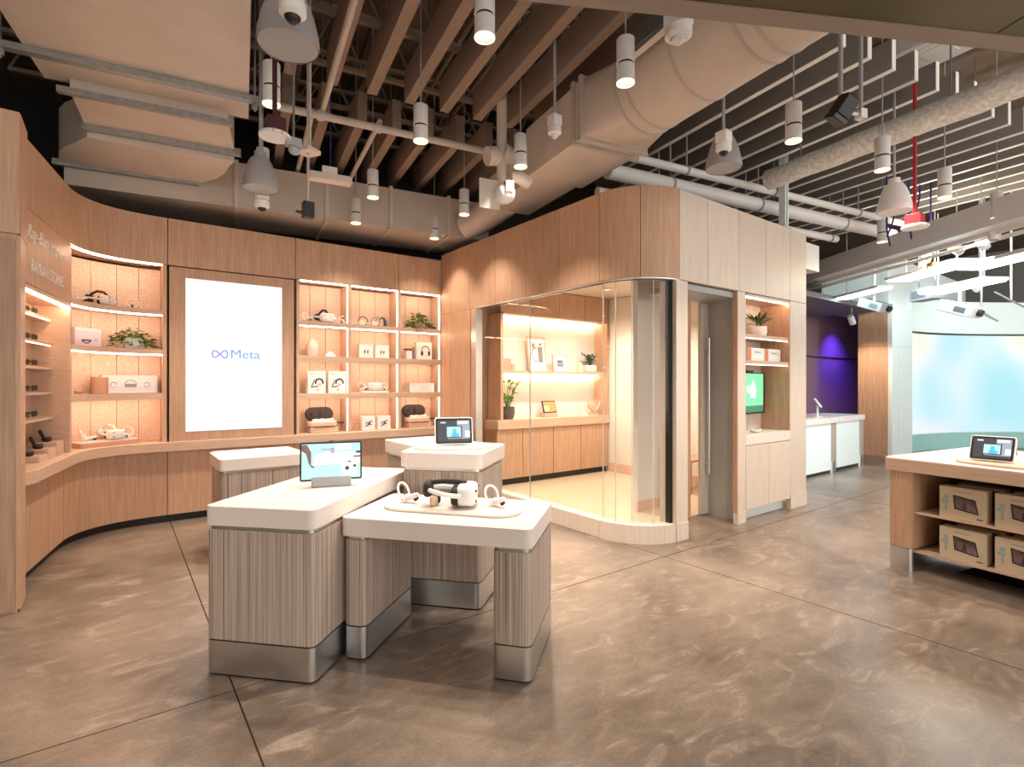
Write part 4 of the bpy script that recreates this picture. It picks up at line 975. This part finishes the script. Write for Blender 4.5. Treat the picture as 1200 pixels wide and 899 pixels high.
tab_print = [('tablet_print', 'ink', [[(-.05, .075), (.105, .055), (.085, .165), (-.06, .185)]]), ('picture_print', 'rose_print', [[(-.04, .085), (.095, .065), (.076, .155), (-.05, .175)]]), ('figure_print', 'ink', [[(.0, .085), (.03, .08), (.025, .13), (.01, .14)], [(.05, .075), (.08, .07), (.06, .115)]]),
             ('sky_print', 'gold', [[(-.045, .15), (.05, .135), (.048, .158), (-.047, .172)]]), ('plant_print', 'teal_print', [circ(-.105, .16, .018, 10), circ(-.125, .13, .015, 10), circ(-.10, .125, .012, 10), [(-.115, .06), (-.095, .06), (-.1, .12), (-.112, .12)], [(.115, .04), (.12, .04), (.12, .09), (.115, .09)]]), ('caption_print', 'ink_grey', [[(-.06, .207), (.05, .207), (.05, .214), (-.06, .214)]]), ('label_print', 'ink', [[(.09, .018), (.13, .018), (.13, .026), (.09, .026)]])]
for (x, z, l) in ((.51, .493, 'upper shelf, nearest the oak leg'), (.86, .493, 'upper shelf, second from the oak leg'), (.51, .173, 'lower shelf, nearest the oak leg'), (.86, .173, 'lower shelf, second from the oak leg'), (1.21, .493, 'upper shelf, third from the oak leg'), (1.21, .173, 'lower shelf, third from the oak leg')):
    for k in (0, 1):
        if k == 0: box_product('tan tablet carton in front on the %s' % l, rw(x, .10, z), R(-99.8), .30, .245, .1, 'kraft', tab_print, 'front cartons on the ' + l[:11])
        else:
            tt = box_product('dark backed carton behind on the %s' % l, rw(x + .05, .26, z), R(-99.8), .30, .25, .1, 'brown_box', [('back_print', 'ink', [rc(-.14, .14, .01, .23)])], 'rear cartons on the ' + l[:11])
# things on the tables
def stadium(w, d): return rrect(-w / 2, w / 2, -d / 2, d / 2, d * .49, 10)
def tray(label, loc, rotz, w, d, mat):
    t = thing('display_tray', label, 'tray', loc, rotz); MB().prism(stadium(w, d), 0, .014).build('board', mat, t, bevel=.003); MB().prism(stadium(w - .012, d - .012), .014, .016).build('felt_top', mat, t)
tray('cream stadium shaped board under the headset on the low table', (-2.27, -.43, .802), R(-52), .86, .3, 'laminate')
headset('white headset with black strap on the cream board', (-2.245, -.44, .82), R(52), 'white', 'black_soft', 1.2, None, True, .2)
controller('white ring controller left of the headset on the cream board', (-2.44, -.19, .82), R(30)); controller('white ring controller right of the headset on the cream board', (-2.07, -.60, .82), R(10))
t = thing('audio_strap', 'small tan and black pad beside the headset on the cream board', 'strap', (-2.36, -.37, .82), R(30)); m = MB(); m.superell(0, 0, .03, .03, .02, .03, .7, .7, 14, 8); m.build('pad', 'tan_tray', t); MB().superell(.035, .0, .035, .02, .022, .03, .7, .7, 14, 8).build('cushion', 'ink', t)
tray('pale stadium shaped board under the white tablet on the tall table', (-1.86, .24, 1.072), R(-25), .60, .28, 'laminate')
def tablet(label, loc, rotz, w, h, frame, tilt=14, pic='tablet'):
    t = thing('smart_display', label, 'tablet', loc, rotz)
    M = Matrix.Translation((0, 0, .004)) @ Matrix.Rotation(R(-tilt), 4, 'X')
    MB().prism(rrect(-w / 2, w / 2, 0, h, .018), -.011, .011, M @ Matrix.Rotation(R(90), 4, 'X')).build('casing', frame, t, bevel=.003)
    b = .008
    MB().prism(rrect(-w / 2 + b, w / 2 - b, b, h - b, .012), .011, .0125, M @ Matrix.Rotation(R(90), 4, 'X')).build('bezel', 'black', t)
    b = .024; W, Hh = w - 2 * b, h - 2 * b
    s = MB().box(-W / 2, W / 2, -.0135, -.0125, b, h - b, M).build('screen', 'scr_grey', t)
    def sp(nm, mt, pts, k=1): 
        m = MB(); n = len(pts)
        for (x0, z0, x1, z1) in pts: m.box(-W / 2 + x0 * W, -W / 2 + x1 * W, -.0135 - .0003 * k, -.0135 - .0003 * (k - 1), b + z0 * Hh, b + z1 * Hh, M)
        m.build(nm, mt, s)
    sp('picture_dark', 'scr_dark', [(0, 0, .3, 1), (.3, 0, 1, .12), (.3, .72, .6, 1)]); sp('picture_pale', 'scr_white', [(.62, .84, .95, .95), (.85, .2, 1, .5), (.08, .86, .25, .93)])
    sp('inner_device', 'scr_dark', [(.24, .16, .76, .74)], 2); sp('inner_screen', 'scr_cyan', [(.28, .21, .72, .69)], 3); sp('inner_person', 'scr_blue', [(.46, .21, .58, .6), (.42, .21, .66, .38)], 4)
    MB().box(-w * .3, w * .3, .01, .07, 0, .03).build('foot', frame, t, bevel=.004)
    return t
tablet('white framed tablet on the tall table', (-1.865, .235, 1.09), R(-25), .285, .205, 'white')
# smart display on table with football picture
t = thing('smart_display', 'wide smart display with a football picture on a grey base', 'display', (-2.785, .20, .902), R(-17))
MB().prism(rrect(-.12, .12, -.035, .06, .01), 0, .06).build('base', 'grey', t, bevel=.004)
M = Matrix.Translation((0, -.01, .035)) @ Matrix.Rotation(R(-9), 4, 'X'); M2 = M @ Matrix.Rotation(R(90), 4, 'X')
MB().prism(rrect(-.187, .187, 0, .243, .012), -.01, .01, M2).build('casing', 'black', t, bevel=.003)
s = MB().box(-.176, .176, -.0112, -.010, .012, .231, M).build('screen', 'scr_cyan', t)
def fp(nm, mt, polys, k):
    m = MB()
    for p in polys:
        n = len(p); v = [M @ Vector((x, -.0112 - .0003 * k, z)) for x, z in p]; m.add(v, [tuple(range(n))])
    m.build(nm, mt, s)
fp('floor_picture', 'scr_white', [[(-.1, .10), (.176, .10), (.176, .17), (-.02, .18), (-.1, .16)], [(.02, .19), (.12, .19), (.12, .228), (.02, .228)]], 1)
fp('leg_picture', 'scr_brown', [[(-.176, .228), (-.176, .19), (-.15, .17), (-.135, .11), (-.12, .085), (-.10, .08), (-.10, .088), (-.12, .10), (-.12, .18), (-.145, .228)]], 2)
fp('table_picture', 'scr_grey', [[(-.06, .19), (.0, .19), (.0, .20), (-.06, .20)], [(-.005, .17), (.02, .17), (.02, .205), (-.005, .205)]], 2)
fp('ball_picture', 'scr_white', [circ(.11, .07, .05, 18)], 3); fp('ball_patches', 'scr_black', [circ(.095, .072, .015, 5), circ(.142, .085, .011, 5), [(.09, .113), (.11, .118), (.125, .112), (.11, .106)]], 4)
fp('dark_furniture', 'scr_black', [[(.135, .14), (.176, .14), (.176, .15), (.135, .15)], [(.15, .165), (.176, .165), (.176, .18), (.15, .18)]], 2)
MB().box(-.015, .015, -.002, .006, .243, .25, M).build('camera_bump', 'black', t)
# on the right table
x, y, z = rw(.72, .27, .932); tray('oak board under the white tablet beside the tablet cartons', (x, y, z), R(-99.8), .62, .34, 'tan_tray')
x, y, z = rw(.63, .25, .95); tablet('white framed tablet on the table with tablet cartons', (x, y, z), R(-93), .27, .2, 'white', 22)
x, y, z = rw(.42, .98, .932); t = thing('smart_display', 'brown backed tablet turned away on the carton table', 'tablet', (x, y, z), R(-60))
M = Matrix.Rotation(R(-20), 4, 'X'); MB().prism(rrect(-.11, .11, 0, .15, .01), -.01, .01, M @ Matrix.Rotation(R(90), 4, 'X')).build('casing', 'brown_box', t, bevel=.003); MB().box(-.09, .09, -.0115, -.010, .02, .13, M).build('screen', 'scr_orange', t); MB().box(-.05, .05, 0, .05, 0, .02).build('foot', 'brown_box', t)
# ================================================================== PENDANT LIGHTS
def pendant(loc, label, group, watts=120, top=5.56):
    t = thing('pendant_light', label, 'pendant light', loc, 0, group)
    MB().lathe([(.061, .135), (.061, .30), (.058, .304), (0, .304)], 24).build('housing', 'white_matte', t)
    lab(MB().lathe([(.056, .12), (.056, .136)], 24).build('groove', 'black', t), 'black groove')
    MB().lathe([(.061, .005), (.061, .12), (.05, .12), (.05, .03), (.056, .005)], 24).build('sleeve', 'white_matte', t)
    MB().lathe([(.057, .0), (.062, .0), (.062, .006), (.057, .006), (.057, 0)], 24).build('rim', 'lamp_rim', t)
    MB().lathe([(0, .05), (.05, .05), (.05, .056), (0, .056)], 20).build('lens', 'lamp_face', t)
    MB().tube([(0, 0, .30), (0, 0, top - loc[2])], .006, 6).build('stem', 'grey', t)
    l = bpy.data.lights.new('bulb', 'SPOT'); l.energy = watts; l.color = (1, .85, .71); l.spot_size = R(95); l.spot_blend = .6; l.shadow_soft_size = .04
    o = bpy.data.objects.new('bulb', l); col.objects.link(o); o.parent = t; o.location = (0, 0, .04)
    return t
for p_ in ((1.9, -2.7, 3.5), (3.4, -3.3, 3.5), (3.0, -4.6, 3.5), (-5.4, -.4, 3.6)): pendant(p_, 'added white cylinder pendant with black groove, out of view beyond the baffle field', 'added pendants beyond the baffles')  # out of view pendants added to brighten the tables and floor
LB = 'white cylinder pendant with black groove hanging among the brown baffles'
for px, py in ((568, 45), (733, 98), (493, 166), (437, 232), (544, 252), (610, 196), (318, 123), (308, 210)):
    Y = 2.05 * 620 / (449.5 - py); pendant(at(px, py, Y), LB, 'pendants under the brown baffles', 65 if px == 544 else 120)
for px, py in ((509, 280), (417, 262)):
    Y = 2.05 * 620 / (449.5 - py) * .97; p = at(px, py, Y); pendant(p, 'white cylinder pendant with black groove in front of the long wall duct', 'pendants by the wall duct', 45)
for px, py in ((930, 166), (1034, 200), (1107, 232), (1168, 256), (1034, 284)):
    Y = 1.95 * 620 / (449.5 - py); pendant(at(px, py, Y), 'white cylinder pendant with black groove hanging below the grey baffles', 'pendants under the grey baffles')
# ------------------------------------------------------------------ speakers
def bell(px, py, Y, label, r, mat='speaker_grey', rod=True, tilt=0):
    p = at(px, py, Y); t = thing('pendant_speaker', label, 'speaker', p, 0, None)
    MB().lathe([(r * .98, 0), (r, .012), (r * .97, .06), (r * .8, .17), (r * .62, .24), (r * .5, .27), (0, .28)], 28).build('horn', mat, t)
    MB().lathe([(0, .004), (r * .95, .004), (r * .95, .012), (0, .012)], 28).build('grille', 'white_matte' if mat == 'white' else 'grey', t)
    MB().lathe([(0, .27), (.05, .27), (.05, .33), (0, .33)], 16).build('cap', mat, t)
    MB().tube([(0, 0, .33), (0, 0, 5.56 - p.z)], .012, 8).build('rod', 'grey', t)
    return t
bell(338, 55, 2.75, 'large grey bell speaker beside the supply duct', .155)
bell(305, 222, 4.7, 'grey bell speaker hanging before the wall duct', .15)
bell(848, 198, 4.6, 'pale bell speaker over the glass room corner', .15)
bell(1048, 249, 5.2, 'white bell speaker beside the red strobe pole', .15, 'white')
# ------------------------------------------------------------------ dome cameras
def dome(px, py, Y, label, r=.06, up=.5, pend=True):
    p = at(px, py, Y); t = thing('dome_camera', label, 'camera', p)
    MB().lathe([(0, 0), (r * .3, .004), (r * .55, .02), (r * .6, .045), (0, .045)], 18).build('dome', 'black' if 'dark' in label else 'white_matte', t)
    MB().lathe([(r * .62, .03), (r, .045), (r, .09), (r * .8, .105), (0, .105)], 20).build('housing', 'white', t); MB().box(-r * .8, r * .8, -r * .8, r * .8, .105, .19).build('bracket', 'white', t, bevel=.006)
    MB().tube([(0, 0, .19), (0, 0, up)], .012, 8).build('rod', 'grey', t); return t
dome(650, 163, 4.3, 'white dome camera beside the plenum', .055, 1.0); dome(795, 52, 3.0, 'white dome camera in front of the duct grille', .075, 1.3); dome(848, 183, 4.2, 'dark eyed dome camera above the pale bell speaker', .06, 1.2); dome(343, 28, 2.45, 'dark eyed dome camera in front of the large bell speaker', .06, 1.2); dome(307, 248, 4.9, 'dark eyed dome camera under the wall duct', .065, .9)
# ------------------------------------------------------------------ fire strobes
def strobe(px, py, Y, label, mat, up, r):
    p = at(px, py, Y); t = thing('fire_strobe', label, 'alarm', p)
    MB().lathe([(0, 0), (r, .004), (r * 1.02, .02), (r * .9, .03), (0, .03)], 24).build('plate', 'white', t); MB().box(-r * .6, r * .6, -r * .6, r * .6, .03, .13).build('back_box', mat, t, bevel=.004)
    MB().tube([(0, 0, .13), (0, 0, up)], .016, 8).build('pole', mat, t)
    text_part('FIRE', r * .4, 'red', t, (0, -r * .98, .014), (R(90), 0, .0), .0008)
    return t
strobe(1072, 268, 4.9, 'bright red pole with white fire strobe over the far hall', 'red', 1.6, .105)
strobe(322, 162, 3.6, 'dark red pole with white fire strobe among the brown baffles', 'dark_red', 1.2, .10)
# strobe lens beside dark pole
t = thing('emergency_light', 'small blue tinted emergency lamp beside the dark strobe', 'lamp', at(345, 176, 3.65)); MB().superell(0, 0, 0, .04, .03, .035, 1, 1).build('lens', 'grey', t); MB().box(-.05, .05, 0, .05, .03, .09).build('housing', 'grey', t); MB().tube([(0, .02, .09), (0, .02, 1.2)], .008, 6).build('stem', 'grey_mid', t)
# ------------------------------------------------------------------ projectors and boxes
t = thing('ceiling_projector', 'black boxy sensor unit hanging on two steel rods', 'projector', at(985, 132, 4.0), R(-20))
M = Matrix.Rotation(R(25), 4, 'Y') @ Matrix.Rotation(R(20), 4, 'X') @ Matrix.Scale(.8, 4); MB().box(-.08, .08, -.07, .07, -.05, .15, M).build('body', 'black', t, bevel=.012); MB().box(-.09, .07, -.08, .06, -.1, -.05, M).build('lens_hood', 'steel_dark', t, bevel=.006)
MB().tube([(0, 0, .12), (0, 0, 1.6)], .016, 8).build('rod', 'grey', t); MB().tube([(.2, 0, .02), (.2, 0, 1.6)], .014, 8).build('rod', 'grey', t); MB().tube([(.06, 0, .0), (.2, 0, .02)], .012, 8).build('arm', 'white', t); MB().box(.17, .23, -.03, .03, -.02, .05).build('junction', 'white', t)
t = thing('track_camera', 'small black tracking camera on a long pole before the wall duct', 'camera', at(361, 256, 4.6)); MB().box(-.045, .045, -.04, .04, 0, .14).build('body', 'black', t, bevel=.005); MB().tube([(0, 0, .14), (0, 0, 2.5)], .012, 8).build('pole', 'duct_paint', t); MB().box(-.10, -.045, -.015, .015, .03, .05).build('side_arm', 'black', t)
t = thing('junction_box', 'pale junction box on the long camera pole', 'box', at(361, 180, 4.3), R(30)); MB().box(-.07, .07, -.07, .07, 0, .035).build('box', 'duct_pale', t, bevel=.003); MB().lathe([(0, -.004), (.01, -.004), (.01, 0), (0, 0)], 10).build('plug', 'grey_mid', t); MB().tube([(.02, 0, .035), (.02, 0, 2.1)], .012, 8).build('conduit', 'duct_paint', t)
t = thing('exit_light', 'slim white light bar below the brown baffles', 'light', at(388, 212, 5.2), PQROT); MB().box(-.2, .2, -.02, .1, 0, .07).build('bar', 'duct_pale', t, bevel=.006); MB().box(-.08, .06, .0, .06, .07, .14).build('driver_box', 'white_matte', t); MB().tube([(0, .03, .14), (0, .03, 2.0)], .006, 6).build('cable', 'blue_cable', t)
# valve cluster near the plenum
t = thing('pipe_valve', 'cluster of pale pipe elbows and valves beside the plenum', 'valve', at(588, 213, 5.2), PQROT)
for nm, pts, r in (('elbow', [(-.16, 0, .22), (-.06, 0, .24)], .09), ('elbow', [(.0, .0, .30), (.14, .02, .28)], .085), ('riser', [(.0, 0, -.05), (.0, 0, 1.0)], .05), ('elbow', [(.06, -.05, .04), (.16, -.05, .06), (.28, -.04, .02)], .065), ('flange', [(-.05, 0, .24), (-.03, 0, .245)], .07)):
    MB().tube(pts, r, 16).build(nm, 'duct_pale', t, sharp=50)
MB().superell(.0, -.06, -.14, .10, .09, .09, .8, .8).build('valve_body', 'white', t); MB().box(-.03, .05, -.16, -.1, -.14, -.04).build('gauge', 'brown_box', t)
m = MB(); m.box(-.26, -.05, -.05, -.04, -.3, -.02); m.build('tag_plate', 'duct_paint', t)
# ================================================================== FAR CEILING EQUIPMENT
a, b = at(940, 338, 10.2), at(1225, 252, 5.9); b.z = a.z = 3.42
d = (b - a); ang = math.atan2(d.y, d.x); Lb = d.length
t = thing('bulkhead_beam', 'long pale bulkhead beam crossing above the far hall', 'beam', a, ang)
MB().box(0, Lb, -.25, 0, 0, .30).build('beam', 'white', t); MB().box(0, Lb, -.02, .03, -.05, .0).build('lower_rail', 'white', t)
MB().tube([(0, .1, -.08), (Lb, .1, -.08)], .03, 8).build('conduit', 'white', t)
for i, (px, py, Y, l, dp, th) in enumerate(((1090, 320, 8.0, 1.35, .42, 'first'), (1125, 338, 7.6, 1.1, .38, 'second'), (1185, 305, 6.6, 1.2, .4, 'third'), (1010, 345, 9.5, 1.2, .3, 'fourth'))):
    t = thing('light_panel', ('glowing pale cyan light panel under the bulkhead beam', 'glowing pale cyan light panel above the projector', 'glowing pale cyan light panel near the beam end', 'slim pale light panel above the orange wall')[i], 'light panel', at(px, py, Y), ang - R(4))
    MB().box(-l / 2, l / 2, -dp / 2, dp / 2, .012, .06).build('housing', 'white', t, bevel=.004); MB().box(-l / 2 + .02, l / 2 - .02, -dp / 2 + .02, dp / 2 - .02, 0, .012).build('diffuser', 'led_panel', t)
    for x in (-l * .35, l * .35): MB().tube([(x, 0, .06), (x, 0, 1.2)], .008, 6).build('rod', 'grey', t)
for px, py, Y, l in ((1125, 362, 7.8, 'white projector under the light panels facing the curved screen'), (1025, 358, 9.6, 'grey projector box above the purple wall')):
    t = thing('ceiling_projector', l, 'projector', at(px, py, Y), ang + .3); M = Matrix.Rotation(R(22), 4, 'Y')
    MB().box(-.22, .22, -.15, .15, -.08, .08, M).build('body', 'white' if 'white' in l else 'grey', t, bevel=.01); MB().tube([tuple(M @ Vector((.2, .05, 0))), tuple(M @ Vector((.27, .05, 0)))], .05, 14).build('lens', 'black', t); MB().box(.0, .15, -.152, -.15, -.04, .04, M).build('vent', 'grey_mid', t); MB().tube([(0, 0, .08), (0, 0, .265 if 'white' in l else .9)], .02, 8).build('mount', 'white', t)
for k, (px, py, Y) in enumerate(((1118, 290, 7.2), (1150, 282, 6.9), (1165, 270, 6.5), (1085, 302, 7.8))):
    t = thing('track_spotlight', 'white track spotlight fixed under the bulkhead beam', 'spotlight', at(px, py, Y), ang, 'spotlights under the beam'); M = Matrix.Rotation(R(-50 + 25 * k), 4, 'Y')
    MB().lathe([(0, -.12), (.06, -.12), (.07, .0), (.05, .08), (0, .09)], 16, M).build('head', 'white', t); MB().lathe([(0, -.125), (.05, -.125), (.05, -.12), (0, -.12)], 14, M).build('lens', 'lamp_face' if k == 3 else 'grey_mid', t); MB().tube([(0, 0, .05), (0, 0, .3)], .015, 6).build('arm', 'white', t)
    l = bpy.data.lights.new('bulb', 'SPOT'); l.energy = (140, 140, 160, 120)[k]; l.color = ((.85, 1, 1), (.85, 1, 1), (.85, 1, 1), (1, .72, .48))[k]; l.spot_size = R((90, 90, 90, 34)[k]); l.spot_blend = .8; l.shadow_soft_size = .06
    o = bpy.data.objects.new('bulb', l); col.objects.link(o); o.parent = t
    tgt = Vector(((11.0, .6, 2.6), (10.0, .9, 2.2), (7.0, .8, .6), (9.3, 1.35, 1.8))[k]); dd = tgt - Vector(t.location); o.location = Matrix.Rotation(-ang, 4, 'Z') @ (dd.normalized() * .14)
    o.rotation_euler = (Matrix.Rotation(-ang, 4, 'Z') @ dd).to_track_quat('-Z', 'Y').to_euler()
for k in range(5):
    p = at(1040 + k * 13, 284 - k * 4, 7.0 + .1 * k); t = thing('hanging_cable', 'blue violet cable drooping above the bulkhead beam', 'cable', p, 0, 'cables above the beam')
    MB().tube([(0, 0, 1.9), (.03, .02, .5), (.1 * (-1) ** k, .04, .2), (.25 * (-1) ** k, .05, .0)], .012, 6).build('sheath', 'blue_cable', t); MB().tube([(0, 0, 1.9), (0, 0, 1.98)], .02, 8).build('gland', 'grey', t)
t = thing('wall_box', 'white equipment box fixed at the end of the glass room', 'box', (3.36, .16, 3.05)); MB().box(-.14, .35, -.1, .1, 0, .35).build('box', 'white', t, bevel=.006); MB().box(-.16, -.14, -.11, .11, -.02, .37).build('bracket', 'grey', t)
# ------------------------------------------------------------------ coloured wash on the far wall
l = bpy.data.lights.new('violet_washer', 'SPOT'); l.energy = 120; l.color = (.12, .05, 1); l.spot_size = R(100); l.spot_blend = 1
t = thing('wall_washer', 'violet wall washer lamp over the far counters', 'lamp', (10.0, 1.75, 2.9)); MB().lathe([(0, 0), (.05, 0), (.06, .1), (0, .12)], 14).build('housing', 'black', t)
o = bpy.data.objects.new('violet_bulb', l); col.objects.link(o); o.parent = t; o.location = (0, 0, -.02); o.rotation_euler = (R(35), 0, R(-10))

t = thing('air_diffuser', 'white square air diffuser above the grey baffles', 'diffuser', at(1100, 62, 5.3), PQROT)
MB().box(-.28, .28, -.28, .28, .03, .2).build('box', 'white', t, bevel=.004)
for k in range(3): MB().box(-.26 + k * .07, .26 - k * .07, -.26 + k * .07, .26 - k * .07, .02 - k * .008, .03 - k * .008).build('vane', 'white_matte', t)

t = thing('amplifier_box', 'grey vented amplifier box hanging left of the white projector', 'box', at(1086, 352, 8.6), ang)
MB().box(-.22, .22, -.12, .12, 0, .2).build('casing', 'grey', t, bevel=.006); MB().box(-.17, .1, -.125, -.12, .04, .16).build('vent', 'grey_mid', t)
for x in (-.15, .15): MB().tube([(x, 0, .2), (x, 0, 2.55)], .01, 6).build('rod', 'grey', t)
for px, py, l in ((1150, 366, 'tilted pale grey reflector plate beside the white projector'), (1185, 352, 'tilted pale grey reflector plate near the end of the beam')):
    t = thing('reflector_plate', l, 'panel', at(px, py, 8.4), ang); M = Matrix.Rotation(R(35), 4, 'Y') @ Matrix.Rotation(R(-20), 4, 'X')
    MB().box(-.2, .2, -.16, .16, -.012, .012, M).build('plate', 'speaker_grey', t, bevel=.004); MB().tube([(0, 0, 0), (0, 0, 3.05)], .014, 8).build('stem', 'white', t)
t = thing('uplight', 'warm gold uplight washing the underside of the bulkhead beam', 'lamp', at(1092, 312, 7.6), ang)
MB().lathe([(0, 0), (.05, 0), (.06, .05), (.05, .05), (.04, .01), (0, .01)], 16).build('cup', 'gold', t); MB().tube([(0, 0, 0), (-.08, 0, -.02), (-.1, 0, .3)], .012, 6).build('arm', 'gold', t)
l = bpy.data.lights.new('bulb', 'POINT'); l.energy = 45; l.color = (1, .8, .58); l.shadow_soft_size = .04
o = bpy.data.objects.new('bulb', l); col.objects.link(o); o.parent = t; o.location = (0, 0, .07)

def flood(label, loc, tgt, watts, rgb, size):  # invented lamp, added to brighten a wall of the far hall
    t = thing('added_flood_light', label, 'lamp', loc); dd = Vector(tgt) - Vector(loc); q_ = dd.to_track_quat('-Z', 'Y').to_matrix().to_4x4()
    MB().lathe([(.05, -.10), (.06, -.10), (.06, .06), (.045, .09), (0, .09)], 18, q_).build('housing', 'white', t); MB().lathe([(0, -.07), (.05, -.07), (.05, -.065), (0, -.065)], 16, q_).build('lens', 'lamp_face', t)
    MB().tube([(0, 0, .05), (0, 0, min(5.55, 3.1 if loc[1] > 1.2 else 5.55) - loc[2])], .012, 8).build('stem', 'grey', t)
    l = bpy.data.lights.new('bulb', 'SPOT'); l.energy = watts; l.color = rgb; l.spot_size = R(size); l.spot_blend = .8; l.shadow_soft_size = .05
    o = bpy.data.objects.new('bulb', l); col.objects.link(o); o.parent = t; o.location = dd.normalized() * .11; o.rotation_euler = dd.to_track_quat('-Z', 'Y').to_euler()
flood('added white flood lamp lighting the oak end wall beside the purple wall', (8.1, 1.32, 2.85), (9.25, 1.32, 1.5), 75, (1, .72, .48), 70)
flood('added white flood lamp aimed at the pale panels left of the curved screen', (8.9, -.5, 3.35), (10.1, 1.0, 1.9), 38, (.74, 1, 1), 110)
flood('added white flood lamp aimed at the wall above the curved screen', (11.3, -1.5, 3.35), (12.6, .5, 2.9), 38, (.74, 1, 1), 120)
